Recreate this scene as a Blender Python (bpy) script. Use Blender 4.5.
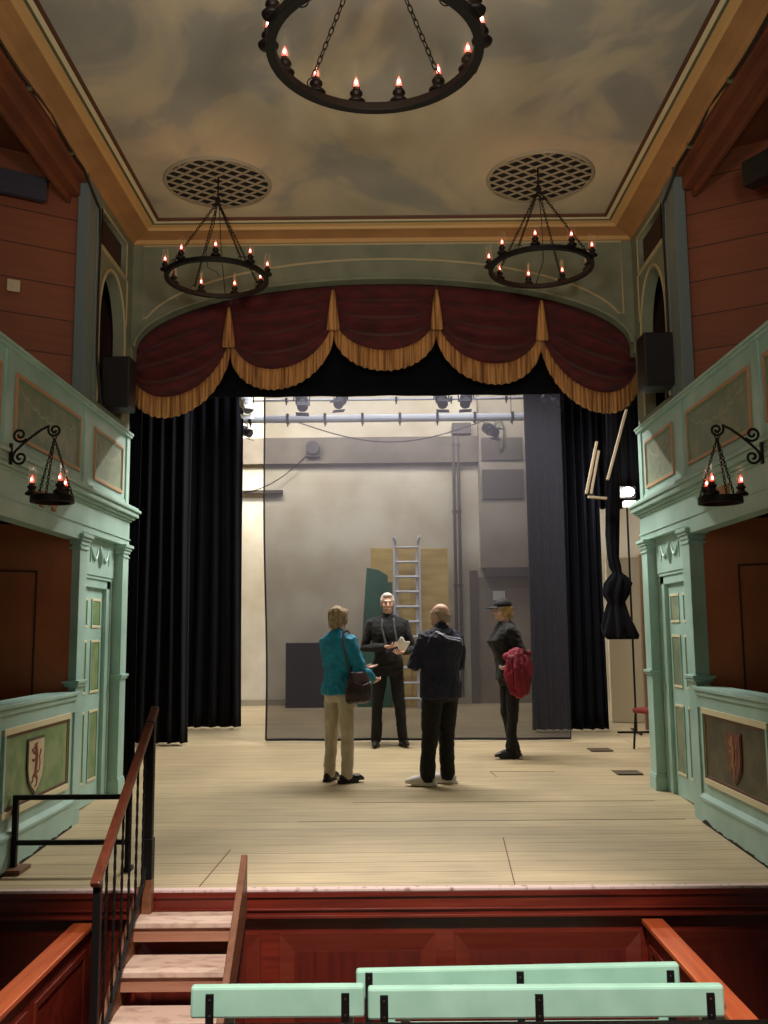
import bpy, bmesh, math, random
from mathutils import Vector, Matrix, noise
random.seed(7)
PI = math.pi
for o in list(bpy.data.objects):
    bpy.data.objects.remove(o, do_unlink=True)
SC = bpy.context.scene
COL = SC.collection
V = Vector

# ------------------------------------------------------------------ camera
CX, H, YAW, PIT, ROL, F = 0.0238, 1.57, -0.0031, 0.1282, -0.0089, 930.0
def ray(u, v):
    u -= 384; v -= 512
    c, s = math.cos(ROL), math.sin(ROL); u, v = c*u+s*v, -s*u+c*v
    x, y, z = u/F, 1.0, -v/F
    c, s = math.cos(PIT), math.sin(PIT); y, z = c*y-s*z, s*y+c*z
    c, s = math.cos(YAW), math.sin(YAW); x, y = c*x+s*y, -s*x+c*y
    return V((x, y, z))
cam = bpy.data.cameras.new('camera'); camo = bpy.data.objects.new('camera', cam); COL.objects.link(camo)
r0 = ray(384, 512); right = (ray(385, 512)-r0).normalized(); up = (ray(384, 511)-r0).normalized(); back = -r0.normalized()
m = Matrix((right, up, back)).transposed().to_4x4(); m.translation = V((CX, 0, H))
camo.matrix_world = m
cam.sensor_fit = 'VERTICAL'; cam.sensor_height = 24; cam.lens = F*24/1024
cam.clip_start = 0.05; cam.clip_end = 100
SC.camera = camo

# ------------------------------------------------------------------ world, lights, exposure
SC.view_settings.view_transform = 'Standard'; SC.view_settings.look = 'None'
SC.view_settings.exposure = 0.0; SC.view_settings.gamma = 1.0; SC.view_settings.use_curve_mapping = False
w = bpy.data.worlds.new('world'); SC.world = w; w.use_nodes = True
w.node_tree.nodes['Background'].inputs[0].default_value = (0.5, 0.42, 0.36, 1)
w.node_tree.nodes['Background'].inputs[1].default_value = 0.02
def area(name, loc, target, sx, sy, power, color, spread=PI):
    l = bpy.data.lights.new(name, 'AREA'); l.shape = 'RECTANGLE'; l.size = sx; l.size_y = sy; l.energy = power; l.color = color; l.spread = spread
    o = bpy.data.objects.new(name, l); COL.objects.link(o); o.location = loc
    o.rotation_euler = (V(target)-V(loc)).to_track_quat('-Z', 'Y').to_euler(); return o
def spot(name, loc, target, power, color, angle, blend=0.5, radius=0.1):
    l = bpy.data.lights.new(name, 'SPOT'); l.energy = power; l.color = color; l.spot_size = math.radians(angle); l.spot_blend = blend; l.shadow_soft_size = radius
    o = bpy.data.objects.new(name, l); COL.objects.link(o); o.location = loc
    o.rotation_euler = (V(target)-V(loc)).to_track_quat('-Z', 'Y').to_euler(); return o
def point(name, loc, power, color, radius=0.1):
    l = bpy.data.lights.new(name, 'POINT'); l.energy = power; l.color = color; l.shadow_soft_size = radius
    o = bpy.data.objects.new(name, l); COL.objects.link(o); o.location = loc; return o
COOL = (1.0, 0.95, 0.87); WARM = (1.0, 0.62, 0.32)
area('stage_work_light', (0.3, 10.9, 5.2), (0.0, 9.3, 0), 3.4, 0.5, 330, COOL)
area('stage_work_light', (0.2, 14.9, 6.0), (0.0, 16.4, 3.6), 5.0, 0.4, 190, COOL)
area('wall_wash_light', (-2.2, 14.9, 5.5), (-2.4, 16.4, 2.6), 1.0, 0.4, 85, COOL)  # added fill, brightens the uncovered left strip of rear wall
spot('pit_light', (0.1, 1.6, 5.3), (0.0, 4.75, -0.6), 2500, (1.0, 0.90, 0.80), 42, 0.6, 0.25)
area('house_light', (0.0, -1.5, 4.6), (0, 8.0, 2.6), 3.6, 1.0, 5, (1.0, 0.82, 0.64))  # added soft fill behind the viewer, not an actual fitting
area('stage_work_light', (0.3, 12.75, 6.0), (0.3, 13.4, 4.6), 3.6, 0.3, 150, (0.80, 0.86, 1.0))  # added cool lamp to whiten the lighting bar and tint the gauze top
for sx in (-1, 1): spot('bar_spot', (sx*-0.9, 12.3, 5.8), (sx*2.5, 8.3, 2.9), 2200, COOL, 22, 0.3, 0.03)
for sx in (-1, 1): area('ceiling_uplight', (sx*0.9, 0.6, 2.9), (sx*0.3, 5.6, 5.64), 0.6, 0.6, 23, (1.0, 0.90, 0.76), math.radians(85))  # added unseen fill pair that lifts the painted ceiling

# ------------------------------------------------------------------ materials
def lin(c):
    return tuple((x/12.92 if x <= 0.04045 else ((x+0.055)/1.055)**2.4) for x in c)
def rgb(r, g, b): return lin((r/255, g/255, b/255))+(1,)
MATS = {}
def mat(name, col, rough=0.6, col2=None, scale=6.0, stretch=(1,1,1), metal=0.0, bump=0.0, bscale=None, contrast=(0.35, 0.65), spec=0.5, detail=5, sheen=0.0):
    if name in MATS: return MATS[name]
    m = bpy.data.materials.new(name); m.use_nodes = True; nt = m.node_tree; b = nt.nodes['Principled BSDF']
    b.inputs['Base Color'].default_value = col; b.inputs['Roughness'].default_value = rough; b.inputs['Metallic'].default_value = metal
    b.inputs['Specular IOR Level'].default_value = spec
    if sheen: b.inputs['Sheen Weight'].default_value = sheen
    if col2 or bump:
        tc = nt.nodes.new('ShaderNodeTexCoord'); mp = nt.nodes.new('ShaderNodeMapping'); mp.inputs['Scale'].default_value = stretch
        nt.links.new(tc.outputs['Object'], mp.inputs[0])
    if col2:
        n = nt.nodes.new('ShaderNodeTexNoise'); n.inputs['Scale'].default_value = scale; n.inputs['Detail'].default_value = detail
        nt.links.new(mp.outputs[0], n.inputs['Vector'])
        r = nt.nodes.new('ShaderNodeValToRGB'); r.color_ramp.elements[0].position = contrast[0]; r.color_ramp.elements[1].position = contrast[1]
        r.color_ramp.elements[0].color = col; r.color_ramp.elements[1].color = col2
        nt.links.new(n.outputs['Fac'], r.inputs[0]); nt.links.new(r.outputs[0], b.inputs['Base Color'])
    if bump:
        n2 = nt.nodes.new('ShaderNodeTexNoise'); n2.inputs['Scale'].default_value = bscale or scale*3; n2.inputs['Detail'].default_value = 4
        nt.links.new(mp.outputs[0], n2.inputs['Vector'])
        bp = nt.nodes.new('ShaderNodeBump'); bp.inputs['Strength'].default_value = bump; bp.inputs['Distance'].default_value = 0.02
        nt.links.new(n2.outputs['Fac'], bp.inputs['Height']); nt.links.new(bp.outputs[0], b.inputs['Normal'])
    MATS[name] = m; return m
def emis(name, col, power):
    m = bpy.data.materials.new(name); m.use_nodes = True; nt = m.node_tree; b = nt.nodes['Principled BSDF']
    b.inputs['Base Color'].default_value = (0.8, 0.8, 0.8, 1); b.inputs['Emission Color'].default_value = col; b.inputs['Emission Strength'].default_value = power
    MATS[name] = m; return m
def seemix(name, col, alpha, rough=0.9, glossy=False):
    m = bpy.data.materials.new(name); m.use_nodes = True; nt = m.node_tree; nt.nodes.clear()
    out = nt.nodes.new('ShaderNodeOutputMaterial'); mx = nt.nodes.new('ShaderNodeMixShader'); t = nt.nodes.new('ShaderNodeBsdfTransparent')
    d = nt.nodes.new('ShaderNodeBsdfGlossy' if glossy else 'ShaderNodeBsdfDiffuse'); d.inputs['Color'].default_value = col
    if glossy: d.inputs['Roughness'].default_value = rough
    mx.inputs[0].default_value = alpha
    nt.links.new(t.outputs[0], mx.inputs[1]); nt.links.new(d.outputs[0], mx.inputs[2]); nt.links.new(mx.outputs[0], out.inputs[0])
    MATS[name] = m; return m

# ------------------------------------------------------------------ mesh helpers
def BM(): return bmesh.new()
def obj(name, bm, material, parent=None, smooth=False, bevel=0.0):
    me = bpy.data.meshes.new(name); bmesh.ops.recalc_face_normals(bm, faces=bm.faces[:]); bm.to_mesh(me); bm.free()
    mats = material if isinstance(material, (list, tuple)) else [material]
    for mm in mats: me.materials.append(mm)
    if smooth:
        for p in me.polygons: p.use_smooth = True
    o = bpy.data.objects.new(name, me); COL.objects.link(o)
    if parent is not None: o.parent = parent
    if bevel:
        b = o.modifiers.new('bevel', 'BEVEL'); b.width = bevel; b.segments = 2; b.limit_method = 'ANGLE'; b.angle_limit = math.radians(40)
    return o
def tag(o, label=None, cat=None, group=None, kind=None):
    if label: o['label'] = label
    if cat: o['category'] = cat
    if group: o['group'] = group
    if kind: o['kind'] = kind
    return o
def thing(name, label, cat, loc=(0,0,0), rz=0.0, group=None, kind=None):
    o = bpy.data.objects.new(name, None); COL.objects.link(o); o.location = loc; o.rotation_euler = (0, 0, rz); o.empty_display_size = 0.1
    return tag(o, label, cat, group, kind)
def struct(name, bm, m, label=None, parent=None, bevel=0.0, smooth=False):
    o = obj(name, bm, m, parent, smooth, bevel)
    if parent is None: tag(o, label or name.replace('_', ' '), None, None, 'structure')
    return o
def copy_tree(o, parent=None):
    c = o.copy(); COL.objects.link(c); c.parent = parent
    for ch in list(o.children): copy_tree(ch, c)
    return c
def box(bm, a, b, mi=0):
    x0, x1 = sorted((a[0], b[0])); y0, y1 = sorted((a[1], b[1])); z0, z1 = sorted((a[2], b[2]))
    v = [bm.verts.new(p) for p in ((x0,y0,z0),(x1,y0,z0),(x1,y1,z0),(x0,y1,z0),(x0,y0,z1),(x1,y0,z1),(x1,y1,z1),(x0,y1,z1))]
    for f in ((0,3,2,1),(4,5,6,7),(0,1,5,4),(1,2,6,5),(2,3,7,6),(3,0,4,7)):
        fc = bm.faces.new([v[i] for i in f]); fc.material_index = mi
    return v
def sbox(bm, s, a, b, mi=0):          # box mirrored onto side s
    return box(bm, (a[0]*s, a[1], a[2]), (b[0]*s, b[1], b[2]), mi)
def beam(bm, p, q, w, h, upv=(0,0,1), mi=0):   # rectangular bar from p to q
    p, q = V(p), V(q); d = (q-p).normalized(); u = V(upv); sd = d.cross(u)
    if sd.length < 1e-4: sd = d.cross(V((1,0,0)))
    sd.normalize(); u = sd.cross(d).normalized(); vs = []
    for c in (p, q):
        for a, b in ((-1,-1),(1,-1),(1,1),(-1,1)): vs.append(bm.verts.new(c+sd*a*w/2+u*b*h/2))
    for f in ((0,1,2,3),(7,6,5,4),(0,4,5,1),(1,5,6,2),(2,6,7,3),(3,7,4,0)):
        fc = bm.faces.new([vs[i] for i in f]); fc.material_index = mi
def frames(pts):
    pts = [V(p) for p in pts]; n = len(pts); T = []
    for i in range(n):
        a = pts[max(i-1, 0)]; b = pts[min(i+1, n-1)]; T.append((b-a).normalized())
    u = T[0].orthogonal().normalized(); out = []
    for i in range(n):
        u = (u - T[i]*u.dot(T[i]))
        if u.length < 1e-5: u = T[i].orthogonal()
        u.normalize(); out.append((pts[i], T[i], u.copy(), T[i].cross(u).normalized()))
    return out
def tube(bm, pts, rad, n=8, caps=True, ball=False, flat=1.0, closed=False, mi=0):
    fr = frames(pts); m_ = len(fr)
    rr = rad if isinstance(rad, (list, tuple)) else [rad]*m_
    if ball:
        ex = []
        for (idx, sgn) in ((0, -1), (m_-1, 1)):
            p, t, u, v_ = fr[idx]; r = rr[idx]; seq = []
            for a in (60, 35): pass
            for k in (0.5, 0.86): seq.append(((p+t*sgn*r*k, t, u, v_), r*math.sqrt(1-k*k)))
            ex.append(seq)
        fr = [ex[0][1][0], ex[0][0][0]]+fr+[ex[1][0][0], ex[1][1][0]]; rr = [ex[0][1][1], ex[0][0][1]]+list(rr)+[ex[1][0][1], ex[1][1][1]]; m_ = len(fr)
    rings = []
    for (p, t, u, v_), r in zip(fr, rr):
        rings.append([bm.verts.new(p+u*math.cos(2*PI*k/n)*r+v_*math.sin(2*PI*k/n)*r*flat) for k in range(n)])
    rng = range(m_) if closed else range(m_-1)
    for i in rng:
        a, b = rings[i], rings[(i+1) % m_]
        for k in range(n):
            f = bm.faces.new((a[k], a[(k+1)%n], b[(k+1)%n], b[k])); f.material_index = mi
    if caps and not closed:
        bm.faces.new(rings[0][::-1]).material_index = mi; bm.faces.new(rings[-1]).material_index = mi
def lathe(bm, prof, c=(0,0,0), n=16, mi=0):   # prof [(r, z)]
    rings = []
    for r, z in prof:
        rings.append([bm.verts.new((c[0]+max(r, 1e-4)*math.cos(2*PI*k/n), c[1]+max(r, 1e-4)*math.sin(2*PI*k/n), c[2]+z)) for k in range(n)])
    for i in range(len(rings)-1):
        a, b = rings[i], rings[i+1]
        for k in range(n):
            bm.faces.new((a[k], a[(k+1)%n], b[(k+1)%n], b[k])).material_index = mi
    bm.faces.new(rings[0][::-1]).material_index = mi; bm.faces.new(rings[-1]).material_index = mi
def stack(bm, rings, n=20):    # rings [(cx, cy, z, rx, ry)] superellipse horizontal loft
    R = []
    for cx, cy, z, rx, ry in rings:
        l = []
        for k in range(n):
            a = 2*PI*k/n; c, s = math.cos(a), math.sin(a); e = 0.85
            l.append(bm.verts.new((cx+rx*math.copysign(abs(c)**e, c), cy+ry*math.copysign(abs(s)**e, s), z)))
        R.append(l)
    for i in range(len(R)-1):
        for k in range(n): bm.faces.new((R[i][k], R[i][(k+1)%n], R[i+1][(k+1)%n], R[i+1][k]))
    bm.faces.new(R[0][::-1]); bm.faces.new(R[-1])
def ellip(bm, c, r, rot=None, nu=16, nv=10):
    g = bmesh.ops.create_uvsphere(bm, u_segments=nu, v_segments=nv, radius=1.0)
    M = Matrix.Translation(V(c)) @ (rot.to_4x4() if rot else Matrix.Identity(4)) @ Matrix.Diagonal((r[0], r[1], r[2], 1))
    bmesh.ops.transform(bm, matrix=M, verts=g['verts'])
def plate(bm, loops, fn, d):   # polygon with holes (2-D loops), thickness d, fn(x, y, depth) -> 3-D point
    cu = bpy.data.curves.new('tmp', 'CURVE'); cu.dimensions = '2D'; cu.fill_mode = 'BOTH'; cu.extrude = 0.5
    for lp in loops:
        sp = cu.splines.new('POLY'); sp.points.add(len(lp)-1); sp.use_cyclic_u = True
        for p, q in zip(sp.points, lp): p.co = (q[0], q[1], 0, 1)
    o = bpy.data.objects.new('tmp', cu); COL.objects.link(o); dg = bpy.context.evaluated_depsgraph_get(); dg.update()
    me = bpy.data.meshes.new_from_object(o.evaluated_get(dg)); bpy.data.objects.remove(o); bpy.data.curves.remove(cu)
    n0 = len(bm.verts); bm.from_mesh(me); bm.verts.ensure_lookup_table()
    for v in list(bm.verts)[n0:]: v.co = V(fn(v.co.x, v.co.y, (v.co.z+0.5)*d))
    bpy.data.meshes.remove(me)
def sheet(bm, nu, nv, fn, mi=0):
    g = [[bm.verts.new(fn(i/nu, j/nv)) for j in range(nv+1)] for i in range(nu+1)]
    for i in range(nu):
        for j in range(nv): bm.faces.new((g[i][j], g[i+1][j], g[i+1][j+1], g[i][j+1])).material_index = mi
def solid(o, t, off=0.0):
    md = o.modifiers.new('thickness', 'SOLIDIFY'); md.thickness = t; md.offset = off
def arc(cx, cy, r, a0, a1, n, ry=None):
    ry = ry or r
    return [(cx+r*math.cos(math.radians(a0+(a1-a0)*i/n)), cy+ry*math.sin(math.radians(a0+(a1-a0)*i/n))) for i in range(n+1)]
YF, YP, RK, W = 6.04, 8.98, 0.033, 2.5
def fz(y): return RK*(y-YF)
# ------------------------------------------------------------------ colours
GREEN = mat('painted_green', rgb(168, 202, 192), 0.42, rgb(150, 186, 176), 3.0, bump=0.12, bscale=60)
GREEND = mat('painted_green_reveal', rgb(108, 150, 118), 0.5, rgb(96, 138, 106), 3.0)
LIP = mat('cream_lip', rgb(214, 204, 168), 0.45)
GREYG = mat('painted_grey_green', rgb(126, 134, 112), 0.7, rgb(112, 120, 102), 4.0)
BLUEG = mat('painted_post_blue', rgb(110, 124, 124), 0.7)
CREAML = mat('moulding_line', rgb(172, 162, 128), 0.6)
OCHRE = mat('ochre_paint', rgb(172, 128, 80), 0.6, rgb(154, 112, 70), 3.0)
TAN = mat('tan_paint', rgb(196, 160, 104), 0.6)
BROWNL = mat('brown_line', rgb(92, 58, 34), 0.6)
GLINE = mat('olive_line', rgb(96, 96, 66), 0.6)
BLACK = mat('black_paint', rgb(16, 15, 16), 0.45)
IRON = mat('wrought_iron', rgb(15, 12, 12), 0.55, spec=0.3)
DKBR = mat('dark_red_brown', rgb(54, 28, 22), 0.7)

def wood(name, c1, c2, rough=0.35, axis='X', scale=3.0, spec=0.5, c3=None):
    st = {'X': (0.6, 9, 9), 'Y': (9, 0.6, 9), 'Z': (9, 9, 0.6)}[axis]
    return mat(name, c1, rough, c2, scale, st, bump=0.05, bscale=8, contrast=(0.3, 0.72), spec=spec)
MAHOG = wood('mahogany', rgb(88, 24, 18), rgb(122, 42, 26), 0.33, 'X')
MAHOGD = wood('mahogany_panel', rgb(74, 22, 17), rgb(100, 32, 20), 0.38, 'Z')
MAHOGM = wood('mahogany_bevel', rgb(98, 32, 22), rgb(112, 44, 28), 0.4, 'X')
RAILW = wood('rail_orange_wood', rgb(196, 98, 54), rgb(166, 72, 38), 0.38, 'Y')
STAIRW = wood('stair_wood', rgb(176, 128, 104), rgb(150, 98, 76), 0.5, 'X')
TREADW = mat('worn_tread', rgb(206, 178, 162), 0.55, rgb(150, 112, 96), 9.0, (1, 2.4, 1), contrast=(0.5, 0.78))
STRW = wood('stringer_wood', rgb(132, 86, 58), rgb(104, 62, 40), 0.5, 'Y')
TURQ = mat('turquoise_paint', rgb(170, 216, 198), 0.4, rgb(156, 204, 184), 5.0)
BEAMBR = mat('gallery_beam_paint', rgb(120, 66, 36), 0.7, rgb(98, 52, 32), 2.0)

def boards_mat(name, c1, c2, cg, length, width, rot=(0,0,0), gap=0.004, rough=0.5, noise_amt=0.5):
    m = bpy.data.materials.new(name); m.use_nodes = True; nt = m.node_tree; L = nt.links; b = nt.nodes['Principled BSDF']; b.inputs['Roughness'].default_value = rough
    tc = nt.nodes.new('ShaderNodeTexCoord'); mp = nt.nodes.new('ShaderNodeMapping'); mp.inputs['Rotation'].default_value = rot; mp.inputs['Location'].default_value = (3.0, 0, 0)
    L.new(tc.outputs['Object'], mp.inputs[0])
    br = nt.nodes.new('ShaderNodeTexBrick'); br.inputs['Scale'].default_value = 1.0; br.inputs['Brick Width'].default_value = length; br.inputs['Row Height'].default_value = width
    br.inputs['Mortar Size'].default_value = gap; br.inputs['Mortar Smooth'].default_value = 0.3; br.inputs['Bias'].default_value = 0.0
    br.inputs['Color1'].default_value = c1; br.inputs['Color2'].default_value = c2; br.inputs['Mortar'].default_value = cg; br.offset = 0.5; br.offset_frequency = 2
    L.new(mp.outputs[0], br.inputs['Vector'])
    mp2 = nt.nodes.new('ShaderNodeMapping'); mp2.inputs['Scale'].default_value = (0.7, 12, 12); L.new(mp.outputs[0], mp2.inputs[0])
    n = nt.nodes.new('ShaderNodeTexNoise'); n.inputs['Scale'].default_value = 3.0; n.inputs['Detail'].default_value = 6; L.new(mp2.outputs[0], n.inputs['Vector'])
    n3 = nt.nodes.new('ShaderNodeTexNoise'); n3.inputs['Scale'].default_value = 0.9; n3.inputs['Detail'].default_value = 3; L.new(mp.outputs[0], n3.inputs['Vector'])
    ad = nt.nodes.new('ShaderNodeMath'); ad.operation = 'ADD'; L.new(n.outputs['Fac'], ad.inputs[0]); L.new(n3.outputs['Fac'], ad.inputs[1])
    mr = nt.nodes.new('ShaderNodeMapRange'); mr.inputs[1].default_value = 0.7; mr.inputs[2].default_value = 1.3; mr.inputs[3].default_value = 1-noise_amt*0.5; mr.inputs[4].default_value = 1+noise_amt*0.3
    L.new(ad.outputs[0], mr.inputs[0])
    mx = nt.nodes.new('ShaderNodeVectorMath'); mx.operation = 'SCALE'; L.new(br.outputs['Color'], mx.inputs[0]); L.new(mr.outputs[0], mx.inputs['Scale'])
    L.new(mx.outputs[0], b.inputs['Base Color'])
    MATS[name] = m; return m
STAGEW = boards_mat('stage_boards', rgb(192, 174, 138), rgb(180, 162, 128), rgb(118, 98, 74), 12.0, 0.235, gap=0.0045, rough=0.55, noise_amt=0.55)
PARTW = boards_mat('partition_boards', rgb(138, 76, 46), rgb(128, 70, 42), rgb(62, 34, 24), 30, 0.30, rot=(PI/2, 0, 0), gap=0.006, rough=0.6, noise_amt=0.3)
BOXW = mat('box_interior_paint', rgb(158, 90, 52), 0.6, rgb(142, 78, 46), 3.0)

def wall_plaster():
    m = bpy.data.materials.new('rear_wall_plaster'); m.use_nodes = True; nt = m.node_tree; L = nt.links; b = nt.nodes['Principled BSDF']; b.inputs['Roughness'].default_value = 0.8
    tc = nt.nodes.new('ShaderNodeTexCoord')
    n = nt.nodes.new('ShaderNodeTexNoise'); n.inputs['Scale'].default_value = 1.1; n.inputs['Detail'].default_value = 7; L.new(tc.outputs['Object'], n.inputs['Vector'])
    r = nt.nodes.new('ShaderNodeValToRGB'); r.color_ramp.elements[0].position = 0.35; r.color_ramp.elements[0].color = rgb(196, 184, 158); r.color_ramp.elements[1].position = 0.65; r.color_ramp.elements[1].color = rgb(222, 214, 194)
    L.new(n.outputs['Fac'], r.inputs[0]); L.new(r.outputs[0], b.inputs['Base Color'])
    br = nt.nodes.new('ShaderNodeTexBrick'); br.inputs['Scale'].default_value = 1.0; br.inputs['Brick Width'].default_value = 0.45; br.inputs['Row Height'].default_value = 0.22; br.inputs['Mortar Size'].default_value = 0.008
    mp = nt.nodes.new('ShaderNodeMapping'); mp.inputs['Rotation'].default_value = (PI/2, 0, 0); L.new(tc.outputs['Object'], mp.inputs[0]); L.new(mp.outputs[0], br.inputs['Vector'])
    bp = nt.nodes.new('ShaderNodeBump'); bp.inputs['Strength'].default_value = 0.25; bp.inputs['Distance'].default_value = 0.01; bp.invert = True
    L.new(br.outputs['Fac'], bp.inputs['Height']); L.new(bp.outputs[0], b.inputs['Normal'])
    return m
PLASTER = wall_plaster()

def sky_mat():
    m = bpy.data.materials.new('painted_cloud_ceiling'); m.use_nodes = True; nt = m.node_tree; L = nt.links; b = nt.nodes['Principled BSDF']; b.inputs['Roughness'].default_value = 0.8
    tc = nt.nodes.new('ShaderNodeTexCoord'); mp = nt.nodes.new('ShaderNodeMapping'); mp.inputs['Scale'].default_value = (1, 0.8, 1); mp.inputs['Location'].default_value = (3.3, 1.7, 0)
    L.new(tc.outputs['Object'], mp.inputs[0])
    n = nt.nodes.new('ShaderNodeTexNoise'); n.inputs['Scale'].default_value = 0.95; n.inputs['Detail'].default_value = 5; n.inputs['Roughness'].default_value = 0.52; n.inputs['Distortion'].default_value = 0.9
    L.new(mp.outputs[0], n.inputs['Vector'])
    r = nt.nodes.new('ShaderNodeValToRGB'); e = r.color_ramp.elements
    e[0].position = 0.36; e[0].color = rgb(158, 158, 150); e[1].position = 0.72; e[1].color = rgb(208, 196, 170)
    for p, c in ((0.44, rgb(166, 164, 154)), (0.50, rgb(188, 180, 160)), (0.58, rgb(200, 190, 164))):
        k = e.new(p); k.color = c
    L.new(n.outputs['Fac'], r.inputs[0])
    vo = nt.nodes.new('ShaderNodeTexVoronoi'); vo.feature = 'SMOOTH_F1'; vo.inputs['Scale'].default_value = 1.5; vo.inputs['Smoothness'].default_value = 0.25
    n2 = nt.nodes.new('ShaderNodeTexNoise'); n2.inputs['Scale'].default_value = 2.2; n2.inputs['Detail'].default_value = 3; L.new(mp.outputs[0], n2.inputs['Vector'])
    mv = nt.nodes.new('ShaderNodeMixRGB'); mv.inputs[0].default_value = 0.35; L.new(mp.outputs[0], mv.inputs[1]); L.new(n2.outputs['Color'], mv.inputs[2]); L.new(mv.outputs[0], vo.inputs['Vector'])
    r2 = nt.nodes.new('ShaderNodeValToRGB'); r2.color_ramp.elements[0].position = 0.25; r2.color_ramp.elements[0].color = (1.12, 1.1, 1.06, 1); r2.color_ramp.elements[1].position = 0.62; r2.color_ramp.elements[1].color = (0.84, 0.86, 0.88, 1)
    L.new(vo.outputs['Distance'], r2.inputs[0])
    mu = nt.nodes.new('ShaderNodeMixRGB'); mu.blend_type = 'MULTIPLY'; mu.inputs[0].default_value = 0.85; L.new(r.outputs[0], mu.inputs[1]); L.new(r2.outputs[0], mu.inputs[2])
    L.new(mu.outputs[0], b.inputs['Base Color'])
    return m
SKY = sky_mat()

# ------------------------------------------------------------------ stage floor, pit floor, fascia
bm = BM()
def wedge(bm, x0, x1, y0, y1, t=0.05):
    vs = [bm.verts.new(p) for p in ((x0,y0,fz(y0)-t),(x1,y0,fz(y0)-t),(x1,y1,fz(y1)-t),(x0,y1,fz(y1)-t),(x0,y0,fz(y0)),(x1,y0,fz(y0)),(x1,y1,fz(y1)),(x0,y1,fz(y1)))]
    for f in ((0,3,2,1),(4,5,6,7),(0,1,5,4),(1,2,6,5),(2,3,7,6),(3,0,4,7)): bm.faces.new([vs[i] for i in f])
wedge(bm, -6.0, 6.0, 6.04, 17.2)
struct('floor_stage', bm, STAGEW, 'pale worn plank stage floor rising gently to the rear wall')
bm = BM(); box(bm, (-4.6, -3.0, -1.1), (4.6, 6.3, -1.0))
struct('floor', bm, MAHOG, 'dark timber floor of the pit in front of the stage')
# stage front edge and mahogany panelled fascia
bm = BM(); box(bm, (-2.75, 5.985, -0.016), (2.75, 6.04, 0.002)); EDGE = mat('scuffed_edge', rgb(216, 190, 186), 0.5, rgb(120, 66, 60), 12.0, (1.6, 1, 1), contrast=(0.55, 0.75))
struct('trim_1', bm, EDGE, 'scuffed pale paint strip along the front edge of the stage', bevel=0.004)
bm = BM()
box(bm, (-2.75, 6.00, -0.155), (2.75, 6.10, -0.016)); box(bm, (-2.75, 5.985, -0.05), (2.75, 6.0, -0.016)); box(bm, (-2.75, 5.985, -0.128), (2.75, 6.0, -0.115)); box(bm, (-2.75, 5.97, -0.17), (2.75, 6.10, -0.15))
box(bm, (-2.75, 6.04, -1.0), (2.75, 6.10, -0.16)); wf = struct('wall_stage_front', bm, MAHOG, 'dark red mahogany panelled front of the stage', bevel=0.004)
xs = [-2.7, -1.6, -0.72, 0.36, 1.62, 2.7]
for i in range(len(xs)-1):
    x0, x1 = xs[i]+0.06, xs[i+1]-0.06
    bm = BM(); fr = 0.07; z0, z1 = -0.93, -0.27
    # stiles and rails of the frame stand proud of the field
    ring = [(x0, z0), (x1, z0), (x1, z1), (x0, z1)]; inner = [(x0+fr*1.3, z0+fr*1.6), (x1-fr*1.3, z0+fr*1.6), (x1-fr*1.3, z1-fr*1.6), (x0+fr*1.3, z1-fr*1.6)]
    a = [bm.verts.new((p[0], 6.035, p[1])) for p in ring]; b_ = [bm.verts.new((p[0], 6.012, p[1])) for p in ring]; c = [bm.verts.new((p[0], 6.036, p[1])) for p in inner]
    for k in range(4):
        k2 = (k+1) % 4; bm.faces.new((a[k], a[k2], b_[k2], b_[k])); bm.faces.new((b_[k], b_[k2], c[k2], c[k]))
    obj('panel_moulding', bm, MAHOGM, wf)
    bm = BM(); box(bm, (inner[0][0], 6.030, inner[0][1]), (inner[2][0], 6.038, inner[2][1])); obj('panel', bm, MAHOGD, wf)
# floor traps and fittings let into the boards
def floor_line(x0, y0, x1, y1, w_=0.012):
    bm = BM(); beam(bm, (x0, y0, fz(y0)+0.0005), (x1, y1, fz(y1)+0.0005), w_, 0.003); return bm
SEAM = mat('trap_seam', rgb(94, 76, 54), 0.8)
for k, ((x0, y0), (x1, y1)) in enumerate([((0.87, 7.2), (0.80, 6.05)), ((-1.12, 6.92), (-1.17, 6.06)), ((1.07, 9.9), (1.72, 9.85)), ((1.07, 9.9), (1.1, 9.6)), ((-0.3, 8.45), (2.35, 8.43)), ((-0.72, 7.75), (2.4, 7.74))]):
    struct('trim_%d' % (k+2), floor_line(x0, y0, x1, y1, 0.007 if k < 4 else 0.005), SEAM, 'dark seam of a trap let into the stage boards')
FPL = mat('dark_floor_plate', rgb(96, 82, 66), 0.6)
for k, (x, y, lb) in enumerate([(2.5, 11.2, 'small dark rectangular floor plate below the right black curtain'), (2.45, 9.75, 'small dark floor plate beside the right proscenium pillar')]):
    bm = BM(); box(bm, (-0.13, -0.13, 0), (0.13, 0.13, 0.008)); box(bm, (-0.10, -0.01, 0.008), (0.10, 0.01, 0.012)); o = obj('floor_plate', bm, FPL, bevel=0.003); o.location = (x, y, fz(y)+0.004); tag(o, lb, 'floor plate')

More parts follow.
